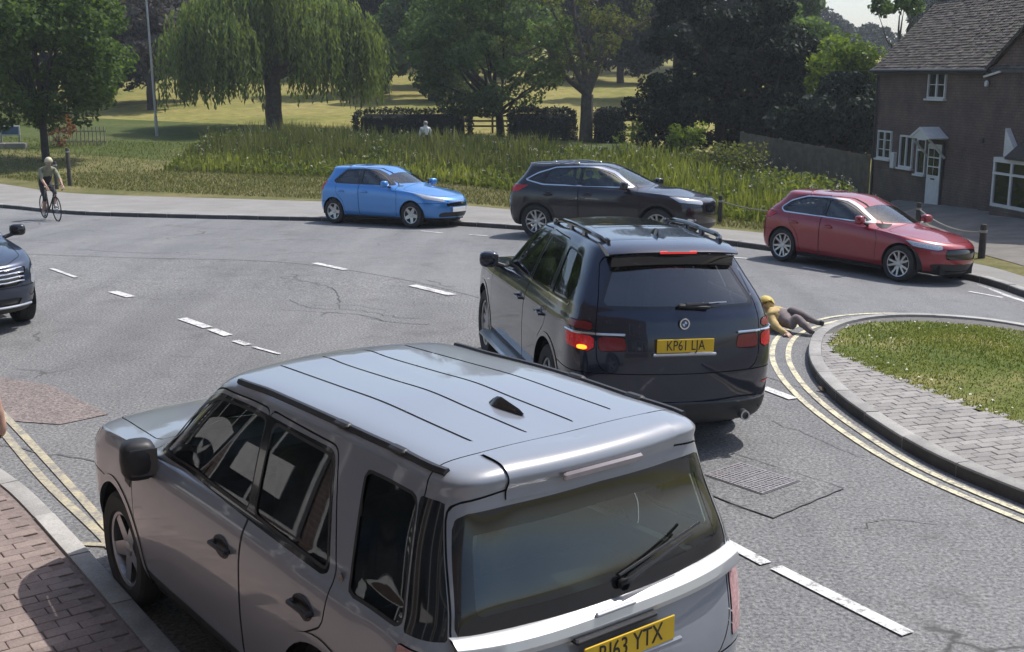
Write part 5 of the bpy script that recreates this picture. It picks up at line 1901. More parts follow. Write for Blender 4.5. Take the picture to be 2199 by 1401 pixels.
    MB().box((-2.098, 0, 1.628), (.02, .44, .040), rot=(0, rad(-12), 0), bev=.012).build('high_brake_light', flat('brake_lens_grey', (.35, .30, .30), .12, var=.1, coat=1), spo, smooth='auto')
    # tailgate bar under the window, painted lighter for sun sheen on body colour
    m = MB(); V = []; F = []
    prof = [(-2.180, 1.090), (-2.210, 1.086), (-2.245, 1.060), (-2.256, 1.025), (-2.248, 1.000), (-2.215, .99)]
    ys = np.linspace(-.80, .80, 25)
    for y in ys:
        e = abs(y) / .80
        for (x, z) in prof: V.append((x + .085 * e ** 3, y, z + .018 * e ** 4))
    n = len(prof)
    for a in range(len(ys) - 1):
        for b in range(n - 1): F.append((a * n + b, a * n + b + 1, (a + 1) * n + b + 1, (a + 1) * n + b))
    m.add(V, F)
    bar = m.build('tailgate_bar', flat('sun_sheen_paint', (.56, .57, .585), .28, .5, var=.04, coat=1), root, smooth='auto')
    MB().box((-2.252, .06, .995), (.05, .46, .024), bev=.008).build('boot_handle', BLACK_PLASTIC, bar)
    MB().box((-2.244, 0.05, 1.070), (.02, .22, .016), rot=(0, rad(-40), 0), bev=.004).build('washer_trim', SATIN, bar)
    number_plate(root, 'RJ63 YTX', (-2.285, -.0, .915), (rad(90), 0, rad(-90)), PLATE_YEL)
    MB().box((-2.282, 0, .845), (.02, .62, .03), bev=.008).build('plate_surround', GREY_PAINT, root)
    # wiper
    m = MB()
    m.tube([(-2.185, -.02, 1.14), (-2.212, -.06, 1.155), (-2.185, -.46, 1.255)], [.016, .013, .006], 6)
    m.tube([(-2.185, -.02, 1.175), (-2.168, -.52, 1.285)], .007, 6)
    m.lathe([(0, .03), (.024, .024), (.026, 0)], (-2.215, -.03, 1.14), 'X', 12)
    m.build('rear_wiper', BLACK_PLASTIC, root, smooth='auto')
    # aerial fin
    m = MB(); V = []; F = []
    for k in range(9):
        t = k / 8; h = .048 * (math.sin(min(1, t / .35) * math.pi / 2) * (1 - .72 * max(0, t - .35) / .65)) * (1 if t < .97 else .2)
        wd = .034 * math.sqrt(max(.02, min(1, t / .3))) * (1 - .75 * max(0, t - .3) / .7)
        x = -1.28 - .27 * t
        V += [(x, -wd, 1.722), (x, -wd * .45, 1.722 + h * .8), (x, 0, 1.722 + h + .001), (x, wd * .45, 1.722 + h * .8), (x, wd, 1.722)]
    for a in range(8):
        for b in range(4): F.append((a * 5 + b, a * 5 + b + 1, (a + 1) * 5 + b + 1, (a + 1) * 5 + b))
    m.add(V, F); m.build('aerial_fin', BLACK_GLOSS, root, smooth='auto')
    # pillar badge, side vent
    p = sh.surf(5.0, 9)
    for s in (1, -1):
        MB().lathe([(0, s * .004), (.022, s * .004), (.024, 0)], (-1.40, s * .885, 1.135), 'Y', 16).build('pillar_badge', BLACK_GLOSS, root)
        MB().box((1.06, s * .945, .90), (.10, .03, .07), rot=(0, rad(-12), 0), bev=.012).build('side_vent', BLACK_PLASTIC, root)
    return root


grey_suv()


# ------------------------------------------------------------------ dark estate car waiting in the lane
NAVY_PAINT = car_paint('navy_black_paint', (.008, .013, .034), .4, .22, dust=.012)
X_GLASS = glass('dark_tint_glass', (.22, .25, .26), .05)
X_REAR = glass('rear_tint_glass', (.18, .20, .22), .09, .05)


def dark_suv():
    rs = [
        ring(2.10, -2.18, .74, .31, .45, .3), ring(2.28, -2.345, .89, .255, .45, .33), ring(2.38, -2.405, .945, .345, .46, .34), ring(2.425, -2.43, .966, .58, .46, .34), ring(2.43, -2.425, .970, .78, .46, .33),
        ring(2.40, -2.40, .958, (.90, .98, .98), .45, .31), ring(2.32, -2.375, .938, (.98, 1.06, 1.08), .43, .29), ring(2.15, -2.365, .918, (1.03, 1.11, 1.12), .42, .28, y2=.93),
        ring(1.65, -2.35, .907, (1.10, 1.09, 1.14, 1.15, 1.155), .44, .27, y2=.94), ring(1.17, -2.33, .897, (1.155, 1.135, 1.168, 1.185, 1.19), .44, .27, y2=.95), ring(1.05, -2.305, .882, (1.21, 1.19, 1.215, 1.23, 1.235), .44, .26, y2=.95),
        ring(.70, -2.16, .775, (1.43, 1.42, 1.43, 1.43, 1.43), .38, .28, y2=.95), ring(.42, -2.02, .675, (1.60, 1.59, 1.612, 1.60, 1.60), .32, .26, y2=.95), ring(.28, -1.95, .63, (1.650, 1.643, 1.668, 1.65, 1.65), .28, .21, y2=.95),
        ring(.14, -1.89, .55, (1.683, 1.676, 1.703, 1.685, 1.683), .24, .2, y2=.95), ring(.0, -1.82, .38, (1.71, 1.705, 1.728, 1.71, 1.706), .2, .18), ring(-.1, -1.78, .0, (1.718, 1.713, 1.735, 1.717, 1.712), .2, .18)]
    sp = dict(rings=rs, paint=NAVY_PAINT, glass=X_GLASS, rear_window_glass=X_REAR, windscreen_glass=CLEAR_GLASS, wheel_r=.375, rim_r=.25, tyre_w=.265, axles=(1.57, -1.36), track=.945, spokes=10, rim_mat=ALLOY,
              clear=.21, w=.945, cowl=1.12, tail=-2.28, belt=1.15, fseat=.10, rseat=-.85, mirror=(.80, 1.06, 1.19), handle_z=.98,
              side_windows=[[(.78, 1.19), (.34, 1.50), (.10, 1.59), (-.38, 1.60), (-.42, 1.175)], [(-.48, 1.175), (-.45, 1.60), (-1.05, 1.59), (-1.20, 1.175)],
                            [(-1.27, 1.18), (-1.13, 1.585), (-1.62, 1.555), (-1.86, 1.36), (-1.80, 1.19)]],
              dlo=[(.86, 1.17), (.36, 1.525), (.10, 1.615), (-1.05, 1.615), (-1.66, 1.58), (-1.93, 1.36), (-1.84, 1.165)], dlo_chrome=.016, chrome_below=1.20,
              windscreen=[(0, 1.195), (.76, 1.185), (.62, 1.575), (0, 1.61)], rear_window=[(0, 1.205), (.68, 1.205), (.73, 1.24), (.56, 1.545), (0, 1.56)], rear_window_border=.03,
              doors=[[(1.08, .38), (1.08, .98), (.90, 1.175), (.37, 1.545), (.10, 1.635), (-.38, 1.64), (-.44, 1.15), (-.42, .38)],
                     [(-.43, .38), (-.45, 1.15), (-.39, 1.64), (-1.06, 1.63), (-1.25, 1.15), (-1.28, .92), (-1.08, .78), (-.94, .62), (-.88, .38)]],
              bonnet=[(2.22, -.1), (2.20, .48), (2.0, .72), (1.06, .78), (1.02, -.1)],
              tailgate=[(0, .70), (.70, .70), (.768, .80), (.768, 1.12), (.72, 1.30), (.66, 1.575), (0, 1.65)],
              patches=[('tail_light', 'rear', [(.50, .885), (.52, 1.000), (.755, 1.000), (.755, .875)], DARK_RED, .004, None),
                       ('tail_light', 'rear', [(.782, .865), (.782, 1.003), (1.15, 1.018), (1.12, .90)], TAIL_LIT, .006, None),
                       ('tail_light', 'rear', [(.782, 1.038), (.80, 1.115), (1.10, 1.105), (1.14, 1.044)], DARK_RED, .006, None),
                       ('reflector', 'rear', [(.80, .545), (.80, .585), (1.02, .585), (1.02, .545)], RED_LENS, .003, None),
                       ('headlight', 'front', [(.50, .82), (.50, .95), (.95, .99), (1.0, .88)], CLEAR_LENS, .003, None),
                       ('grille', 'front', [(0, .76), (.30, .78), (.30, .96), (0, .97)], BLACK_GLOSS, -.01, None)],
              zones=[('lower_cladding', lambda A: A[:, 2] - .44, BLACK_PLASTIC, 0),
                     ('sunroof', lambda A: np.maximum.reduce([np.abs(A[:, 1]) - .43, A[:, 0] - .10, -1.05 - A[:, 0], 1.5 - A[:, 2]]), BLACK_GLOSS, .002)],
              arch_trim=.04, trim_mat=NAVY_PAINT, bumper_line=(.74, .70), rails=(13.6, 2.5, 6.1, .022, .05), rail_mat=BLACK_GLOSS, dv=5)
    root, sh = make_car('dark_estate_car', 'navy black off-road estate car with roof rails and lit orange indicator', 'car', sp, (.93, 12.12, 0.012), rad(102.8), rad(1.3), zs=1.075)
    # roof spoiler with dark gap beneath
    def sheet(prof, hw, e3, n=21, name='rear_spoiler', mat=NAVY_PAINT, drop=.03):
        V = []; F = []; ys = np.linspace(-hw, hw, n); k = len(prof)
        for y in ys:
            e = abs(y) / hw
            for (x, z) in prof: V.append((x + e3 * e ** 3, y, z - drop * e ** 3))
        for a in range(n - 1):
            for b in range(k - 1): F.append((a * k + b, a * k + b + 1, (a + 1) * k + b + 1, (a + 1) * k + b))
        F.append(tuple(range(k))); F.append(tuple((n - 1) * k + i for i in range(k - 1, -1, -1)))
        return MB().add(V, F).build(name, mat, root, smooth='auto')
    so = sheet([(-1.80, 1.712), (-1.95, 1.702), (-2.13, 1.672), (-2.165, 1.655), (-2.15, 1.640), (-2.06, 1.632)], .60, .10)
    g = sheet([(-2.145, 1.638), (-2.115, 1.600), (-2.105, 1.545), (-2.04, 1.53)], .565, .085, name='spoiler_gap', mat=BLACK_GLOSS)
    MB().box((-2.155, 0, 1.650), (.012, .34, .022), rot=(0, rad(20), 0), bev=.005).build('high_brake_light', BRAKE_LIT, so)
    # wiper on its black foot
    m = MB()
    m.box((-2.335, -.10, 1.235), (.05, .30, .035), rot=(rad(3), 0, 0), bev=.012)
    m.tube([(-2.345, -.02, 1.25), (-2.335, -.33, 1.258)], [.018, .008], 6)
    m.build('rear_wiper', BLACK_PLASTIC, root, smooth='auto')
    MB().tube([(-2.345, -.23, 1.262), (-2.325, -.40, 1.266)], .006, 6).build('wiper_blade', SATIN, root)
    # roundel badge: ring and quartered disc
    bx, bz = -2.388, 1.105
    q = MB(); q.lathe([(.032, -.004), (.034, -.008), (.046, -.008), (.048, -.002)], (bx, 0, bz), 'X', 28)
    b = q.build('badge', CHROME, root, smooth='auto')
    q = MB(); q.lathe([(.022, -.006), (.034, -.006)], (bx - .001, 0, bz), 'X', 28); q.build('badge_ring', BLACK_GLOSS, b)
    for k in range(4):
        q = MB(); q.lathe([(0, -.0065), (.023, -.0065)], (bx, 0, bz), 'X', 6, k * math.pi / 2, (k + 1) * math.pi / 2)
        q.build('badge_quarter', flat('badge_white', (.75, .75, .75), .3, var=0) if k % 2 else flat('badge_blue', (.03, .16, .45), .3, var=0), b)
    number_plate(root, 'KP61 LJA', (-2.437, 0, .935), (rad(90), 0, rad(-90)), PLATE_YEL)
    MB().box((-2.432, 0, .862), (.02, .58, .026), bev=.008).build('plate_ledge', SATIN, root)
    for a, b in ((.50, .755), (.785, 1.14)):
        for s in (1, -1):
            pts = [sh.near(t, 1.018, .010) for t in np.linspace(a, b, 9)]
            MB().tube([(p.x, s * p.y, p.z) for p in pts], .011, 6).build('light_bar', CHROME, root, smooth='auto')
    # lit indicator low in the nearer tail light
    A = sh.arr()
    k = np.argmin((A[:, 7] - .90) ** 2 + (A[:, 2] - .905) ** 2 + (A[:, 0] > 0) * 9)
    p = A[k]
    ind = MB().sellip((0, 0, 0), (.024, .10, .036), None, 2.4).build('indicator_light', AMBER_LIT, root, smooth='auto')
    ind.location = (p[0] + p[3] * .005, p[1] + p[4] * .005, .905); ind.rotation_euler = (0, 0, math.atan2(p[4], p[3]))
    for s, mt in ((-1, AMBER_LIT),):
        pass
    for s in (1, -1):
        m = MB()
        m.box((.12, s * 1.0, .375), (1.95, .20, .05), bev=.018)
        m.build('running_board', SATIN, root, smooth='auto')
    m = MB(); m.lathe([(.03, -.03), (.042, -.03), (.042, .05), (.03, .05)], (-2.40, -.60, .33), 'X', 18)
    m.build('exhaust_tip', SATIN, root)
    m = MB(); m.lathe([(.03, -.03), (.042, -.03), (.042, .05), (.03, .05)], (-2.40, .60, .33), 'X', 18)
    m.build('exhaust_tip', SATIN, root)
    for z, d in ((.455, .435),):
        pts = [(-2.433 + .30 * (abs(y) / .95) ** 4, y, z) for y in np.linspace(-.80, .80, 17)]
        MB().tube(pts, .009, 6).build('bumper_strip', BLACK_GLOSS, root, smooth='auto')
    V = []
    m = MB()
    for k in range(7):
        t = k / 6; h = .06 * math.sin(min(1, t * 1.1) * math.pi * .6); wd = .02 * math.sin(math.pi * (.1 + .8 * t)); x = -1.42 - .2 * t
        V += [(x, -wd, 1.715), (x, 0, 1.72 + h), (x, wd, 1.715)]
    m.add(V, [(a * 3 + b, a * 3 + b + 1, a * 3 + b + 4, a * 3 + b + 3) for a in range(6) for b in range(2)])
    m.build('aerial_fin', NAVY_PAINT, root, smooth='auto')
    return root


dark_suv()


# ------------------------------------------------------------------ hatchback template for the cars further off
def hatch_rings(xf, xr, w, z0, zn, xc, zcw, xh, zroof, xt, belt, cf=.5, cr=.32, tailz=None, hood=.0):
    """z0 sill, zn bonnet nose height, (xc, zcw) windscreen foot, xh header, zroof, xt roof rear end, belt height"""
    gh = zroof - belt
    wr = w * .70
    tb = belt + .03 if tailz is None else tailz
    R = [ring(xf - .32, xr + .26, w * .74, z0 + .08, cf, cr), ring(xf - .12, xr + .12, w * .90, z0, cf, cr), ring(xf - .04, xr + .04, w * .97, z0 + .11, cf, cr)]
    zm = z0 + .55 * (belt - z0)
    R += [ring(xf, xr, w * .995, z0 + .28, cf, cr), ring(xf - .01, xr, w, (min(zn - .12, z0 + .46), zm, zm + .04), cf, cr)]
    R += [ring(xf - .06, xr + .02, w * .992, (zn - .05, belt - .17, tb - .14), cf, cr), ring(xf - .14, xr + .05, w * .975, (zn, belt - .09, tb - .06), cf * .98, cr),
          ring(xf - .30, xr + .07, w * .953, (zn + .045, belt - .04, tb - .02), cf * .95, cr, y2=.92)]
    xm = (xf - .30 + xc) / 2
    R += [ring(xm, xr + .09, w * .938, ((zn + .045 + zcw) / 2 + .03 + hood, (zn + zcw) / 2 + .015, belt - .01, tb, tb), cf * .9, cr, y2=.93),
          ring(xc, xr + .11, w * .922, (zcw, zcw - .025, belt + .01, tb + .015, tb + .015), cf * .85, cr, y2=.94),
          ring(xc - .12, xr + .135, w * .905, (zcw + .05, zcw + .02, belt + .05, tb + .05, tb + .05), cf * .84, cr, y2=.945)]
    f = lambda t: xc - .12 + (xh - xc + .12) * t
    g = lambda t: xr + .135 + (xt - xr - .135) * t
    zz = lambda t: belt + .05 + (gh - .16) * t
    R += [ring(f(.55), g(.5), w * .905 + (wr + .05 - w * .905) * .52, (zz(.58), zz(.54), zz(.54), zz(.5), zz(.5)), cf * .7, cr * .9, y2=.95),
          ring(f(1.0), g(.92), wr + .05, (zroof - .105, zroof - .115, zroof - .10, zroof - .12, zroof - .12), cf * .6, cr * .8, y2=.95),
          ring(xh - .13, xt, wr, (zroof - .062, zroof - .072, zroof - .055, zroof - .075, zroof - .075), cf * .5, cr * .7, y2=.95),
          ring(xh - .30, xt + .05, wr * .84, (zroof - .03, zroof - .04, zroof - .028, zroof - .045, zroof - .045), cf * .4, cr * .6),
          ring(xh - .45, xt + .09, wr * .5, (zroof - .012, zroof - .02, zroof - .008, zroof - .028, zroof - .028), .2, .2),
          ring(xh - .5, xt + .11, .0, (zroof - .008, zroof - .016, zroof, zroof - .022, zroof - .022), .2, .2)]
    return R


DU_FAR = (5, 5, 12, 20, 20, 12, 6, 6)
RED_PAINT = car_paint('deep_red_paint', (.27, .010, .022), .25, .3, dust=.02)


def red_hatch():
    rs = hatch_rings(2.10, -2.19, .895, .20, .73, .98, .945, -.02, 1.44, -1.72, .965, .66, .36)
    sp = dict(rings=rs, paint=RED_PAINT, glass=CLEAR_GLASS, rear_window_glass=DARK_GLASS, wheel_r=.325, rim_r=.235, tyre_w=.22, axles=(1.34, -1.39), track=.885, spokes=5, twin=True, rim_mat=ALLOY,
              clear=.12, w=.88, cowl=.95, tail=-1.95, belt=.95, fseat=-.10, rseat=-.98, mirror=(.52, .99, 1.02), handle_z=.80,
              side_windows=[[(.56, .985), (.12, 1.20), (-.16, 1.30), (-.42, 1.325), (-.46, .985)], [(-.52, .985), (-.48, 1.325), (-.98, 1.305), (-1.30, 1.20), (-1.44, 1.06), (-1.38, 1.0)]],
              dlo=[(.66, .962), (.14, 1.228), (-.15, 1.33), (-.45, 1.353), (-1.0, 1.335), (-1.37, 1.22), (-1.56, 1.06), (-1.46, .970)], dlo_chrome=.024,
              windscreen=[(0, .985), (.62, .98), (.56, 1.29), (0, 1.35)], rear_window=[(0, 1.02), (.60, 1.04), (.52, 1.30), (0, 1.33)], rear_window_border=.025,
              doors=[[(.82, .25), (.84, .72), (.72, .955), (.15, 1.25), (-.16, 1.352), (-.44, 1.375), (-.49, .95), (-.46, .25)], [(-.47, .25), (-.50, .95), (-.45, 1.375), (-1.0, 1.357), (-1.33, 1.25), (-1.30, .95), (-1.24, .78), (-1.02, .60), (-.93, .25)]],
              bonnet=[(1.92, -.1), (1.90, .38), (1.62, .64), (.94, .74), (.88, -.1)],
              tailgate=[(0, .52), (.52, .52), (.60, .70), (.60, .98), (.56, 1.32), (0, 1.37)],
              patches=[('headlight', 'front', [(.50, .60), (.46, .70), (.98, .76), (1.10, .77), (1.0, .66)], CLEAR_LENS, .004, None),
                       ('grille', 'front', [(0, .46), (.46, .46), (.44, .64), (0, .66)], BLACK_GLOSS, -.012, None), ('lower_intake', 'front', [(0, .24), (.62, .24), (.70, .38), (0, .38)], BLACK_PLASTIC, -.012, None),
                       ('tail_light', 'rear', [(.50, .82), (.48, .95), (.86, .98), (1.16, .95), (1.05, .84)], RED_LENS, .005, None)],
              zones=[('lower_cladding', lambda A: A[:, 2] - .245, BLACK_PLASTIC, 0)], bumper_line=(.64, .62), arch=.365, arch_z=.335, du=DU_FAR, dv=4)
    root, sh = make_car('red_hatchback', 'deep red hatchback with chrome window line parked before the brown cottage', 'car', sp, (6.40, 20.8), rad(-55), ground=True, us=.94)
    return root


red_hatch()
PLUM_PAINT = car_paint('dark_plum_paint', (.012, .010, .016), .4, .28, dust=.02)


def dark_crossover():
    rs = hatch_rings(2.19, -2.19, .905, .27, .88, 1.02, 1.09, .12, 1.58, -1.78, 1.075, .52, .30, tailz=1.10, hood=.02)
    sp = dict(rings=rs, paint=PLUM_PAINT, glass=CLEAR_GLASS, rear_window_glass=DARK_GLASS, wheel_r=.35, rim_r=.24, tyre_w=.22, axles=(1.27, -1.38), track=.89, spokes=5, twin=True, rim_mat=ALLOY,
              clear=.19, w=.89, cowl=1.0, tail=-1.98, belt=1.07, fseat=-.02, rseat=-.92, mirror=(.62, 1.0, 1.13), mirror_mat=BLACK_GLOSS, handle_z=.92,
              side_windows=[[(.66, 1.105), (.22, 1.36), (-.06, 1.455), (-.36, 1.47), (-.40, 1.10)], [(-.46, 1.10), (-.42, 1.47), (-.98, 1.45), (-1.16, 1.39), (-1.24, 1.16)], [(-1.30, 1.16), (-1.22, 1.38), (-1.50, 1.27), (-1.58, 1.21)]],
              dlo=[(.76, 1.08), (.24, 1.385), (-.06, 1.485), (-.40, 1.500), (-1.0, 1.478), (-1.40, 1.36), (-1.70, 1.20), (-1.25, 1.10)], dlo_chrome=.026,
              windscreen=[(0, 1.13), (.64, 1.12), (.58, 1.43), (0, 1.49)], rear_window=[(0, 1.14), (.60, 1.16), (.52, 1.43), (0, 1.46)],
              doors=[[(.90, .34), (.92, .85), (.80, 1.075), (.25, 1.408), (-.06, 1.508), (-.38, 1.522), (-.43, 1.07), (-.40, .34)], [(-.41, .34), (-.44, 1.07), (-.39, 1.522), (-1.0, 1.50), (-1.24, 1.42), (-1.30, 1.10), (-1.28, .88), (-1.02, .68), (-.92, .34)]],
              bonnet=[(2.0, -.1), (1.98, .42), (1.74, .68), (.98, .76), (.92, -.1)], tailgate=[(0, .62), (.56, .62), (.64, .80), (.64, 1.10), (.58, 1.45), (0, 1.50)],
              patches=[('headlight', 'front', [(.46, .76), (.42, .85), (.95, .93), (1.10, .95), (1.0, .82)], CLEAR_LENS, .004, None), ('grille', 'front', [(0, .56), (.40, .58), (.42, .76), (0, .80)], BLACK_GLOSS, -.012, None),
                       ('fog_light', 'front', [(.62, .44), (.62, .50), (.86, .52), (.86, .46)], CHROME, .004, None),
                       ('tail_light', 'rear', [(.50, .94), (.48, 1.06), (.86, 1.10), (1.16, 1.10), (1.05, .96)], RED_LENS, .005, None)],
              zones=[('lower_cladding', lambda A: A[:, 2] - .40, BLACK_PLASTIC, 0)], arch_trim=.05, bumper_line=(.72, .66), rails=(13.5, 2.6, 6.0, .016, .03), rail_mat=SATIN, arch=.395, arch_z=.36, du=DU_FAR, dv=4)
    root, sh = make_car('dark_crossover', 'dark plum crossover with curved chrome window line parked by the reed bank', 'car', sp, (2.25, 25.7), rad(-27), ground=True, us=1.06)
    return root


dark_crossover()
BLUE_PAINT = car_paint('bright_blue_paint', (.055, .25, .62), .35, .3, dust=.05)


def blue_hatch():
    rs = hatch_rings(2.01, -2.01, .87, .20, .74, .86, 1.0, .02, 1.48, -1.66, .99, .56, .32)
    sp = dict(rings=rs, paint=BLUE_PAINT, glass=CLEAR_GLASS, wheel_r=.31, rim_r=.205, tyre_w=.20, axles=(1.17, -1.34), track=.86, spokes=5, rim_mat=ALLOY, clear=.13, w=.855, cowl=.85, tail=-1.8, belt=.98, fseat=-.12, rseat=-.95,
              mirror=(.46, .96, 1.04), handle_z=.82,
              side_windows=[[(.50, 1.02), (.14, 1.24), (-.12, 1.35), (-.42, 1.37), (-.46, 1.02)], [(-.52, 1.02), (-.48, 1.37), (-.98, 1.345), (-1.30, 1.10), (-1.25, 1.04)]],
              dlo=[(.58, 1.0), (.16, 1.265), (-.12, 1.378), (-.44, 1.397), (-1.0, 1.37), (-1.38, 1.09), (-1.28, 1.015)],
              windscreen=[(0, 1.05), (.60, 1.04), (.55, 1.34), (0, 1.39)], rear_window=[(0, 1.05), (.58, 1.07), (.52, 1.34), (0, 1.37)],
              doors=[[(.72, .26), (.74, .78), (.62, 1.0), (.17, 1.288), (-.12, 1.40), (-.43, 1.418), (-.49, .98), (-.46, .26)], [(-.47, .26), (-.50, .98), (-.44, 1.418), (-1.0, 1.39), (-1.26, 1.20), (-1.26, .80), (-1.02, .60), (-.92, .26)]],
              bonnet=[(1.82, -.1), (1.80, .40), (1.54, .64), (.82, .72), (.76, -.1)], tailgate=[(0, .55), (.52, .55), (.58, .72), (.58, 1.0), (.54, 1.36), (0, 1.40)],
              patches=[('headlight', 'front', [(.44, .62), (.42, .72), (.86, .82), (1.12, .86), (.96, .70)], CLEAR_LENS, .004, None), ('grille', 'front', [(0, .52), (.40, .52), (.44, .60), (0, .62)], BLACK_GLOSS, -.010, None),
                       ('grille_bar', 'front', [(0, .625), (.40, .625), (.40, .65), (0, .652)], CHROME, .004, None), ('lower_intake', 'front', [(0, .27), (.60, .27), (.54, .38), (0, .38)], BLACK_PLASTIC, -.012, None),
                       ('tail_light', 'rear', [(.56, .80), (.56, 1.05), (.90, 1.05), (.95, .84)], RED_LENS, .005, None)],
              zones=[('lower_cladding', lambda A: A[:, 2] - .245, BLACK_PLASTIC, 0)], bumper_line=(.60, .56), arch=.35, arch_z=.32, du=DU_FAR, dv=4)
    root, sh = make_car('blue_hatchback', 'bright blue small hatchback parked at the far kerb', 'car', sp, (-2.95, 29.45), rad(-34), ground=True)
    number_plate(root, '', (2.01, 0, .44), (rad(90), 0, rad(90)), PLATE_WHT)
    return root


blue_hatch()
SLATE_PAINT = car_paint('slate_blue_paint', (.035, .05, .085), .6, .3, dust=.03)


def slate_suv():
    rs = hatch_rings(2.25, -2.25, .93, .25, .90, 1.02, 1.10, .12, 1.64, -1.82, 1.085, .46, .30, tailz=1.10, hood=.02)
    sp = dict(rings=rs, paint=SLATE_PAINT, glass=CLEAR_GLASS, wheel_r=.36, rim_r=.245, tyre_w=.235, axles=(1.37, -1.31), track=.915, spokes=5, rim_mat=ALLOY, clear=.18, w=.92, cowl=1.0, tail=-2.0, belt=1.08, fseat=-.02, rseat=-.92,
              mirror=(.64, 1.03, 1.16), mirror_mat=BLACK_GLOSS, handle_z=.92,
              side_windows=[[(.66, 1.12), (.22, 1.40), (-.06, 1.50), (-.40, 1.52), (-.44, 1.11)], [(-.50, 1.11), (-.46, 1.52), (-1.05, 1.50), (-1.40, 1.25), (-1.3, 1.14)]],
              dlo=[(.76, 1.10), (.24, 1.425), (-.06, 1.527), (-.44, 1.545), (-1.07, 1.525), (-1.48, 1.24), (-1.35, 1.115)], dlo_chrome=.02,
              windscreen=[(0, 1.14), (.66, 1.13), (.60, 1.49), (0, 1.55)],
              bonnet=[(2.10, -.1), (2.08, .48), (1.80, .72), (.98, .78), (.92, -.1)],
              doors=[[(.92, .34), (.94, .85), (.80, 1.09), (.25, 1.45), (-.06, 1.552), (-.42, 1.57), (-.47, 1.08), (-.44, .34)], [(-.45, .34), (-.48, 1.08), (-.43, 1.57), (-1.06, 1.55), (-1.36, 1.34), (-1.30, .90), (-1.02, .68), (-.92, .34)]],
              patches=[('grille', 'front', [(0, .62), (.66, .62), (.80, .84), (0, .87)], BLACK_GLOSS, -.012, None), ('headlight', 'front', [(.84, .58), (.90, .82), (1.10, .86), (1.06, .62)], CLEAR_LENS, .004, None),
                       ('lower_intake', 'front', [(0, .32), (.60, .32), (.68, .46), (0, .46)], BLACK_PLASTIC, -.012, None), ('fog_light', 'front', [(.76, .44), (.80, .54), (1.0, .54), (1.0, .46)], BLACK_GLOSS, -.006, None)],
              zones=[('lower_cladding', lambda A: A[:, 2] - .38, BLACK_PLASTIC, 0)], arch_trim=.05, bumper_line=(.60, .60), arch=.41, arch_z=.37, du=DU_FAR, dv=4)
    root, sh = make_car('slate_blue_car', 'slate blue crossover with barred chrome grille cut by the left edge', 'car', sp, (-8.18, 16.2), rad(-52), ground=True)
    # chrome bars over the grille
    for i, z in enumerate((.66, .715, .77, .825)):
        pts = []
        for s in np.linspace(-.74, .74, 23):
            A = sh.G.reshape(-1, 3)
            y = s * .92
            k = np.argmin((A[:, 1] - abs(y)) ** 2 + (A[:, 2] - z) ** 2 + (A[:, 0] < 1.5) * 9)
            pts.append((A[k, 0] + .004, y, z + .02 * abs(s)))
        MB().tube(pts, .011, 6).build('grille_bar', CHROME, root, smooth='auto')
    pts = [(2.19 - .28 * (abs(y) / .8) ** 3, y, .345) for y in np.linspace(-.78, .78, 15)]
    MB().tube(pts, .018, 6).build('skid_trim', SATIN, root, smooth='auto')
    number_plate(root, '', (2.262, 0, .555), (rad(90), 0, rad(90)), PLATE_WHT)
    return root


slate_suv()
# ------------------------------------------------------------------ people
SKIN = flat('skin', (.42, .25, .18), .55, var=.08, scale=12)
BONES = [('pelvis', 'spine', 'hips'), ('spine', 'chest', 'torso'), ('chest', 'neck', 'torso'), ('neck', 'head', 'head'), ('head', 'crown', 'head')]
for s_ in 'LR':
    BONES += [('chest', 'sh' + s_, 'torso'), ('sh' + s_, 'el' + s_, 'upperarm'), ('el' + s_, 'wr' + s_, 'forearm'), ('wr' + s_, 'pa' + s_, 'hand'),
              ('pelvis', 'hip' + s_, 'hips'), ('hip' + s_, 'kn' + s_, 'thigh'), ('kn' + s_, 'an' + s_, 'shin'), ('an' + s_, 'to' + s_, 'foot')]
RADII = dict(pelvis=(.150, .115), spine=(.135, .10), chest=(.160, .115), neck=(.058, .058), head=(.088, .098), crown=(.062, .072), sh=(.072, .066), el=(.045, .045), wr=(.032, .028), pa=(.042, .022), hip=(.098, .098), kn=(.062, .062), an=(.042, .042), to=(.042, .032))


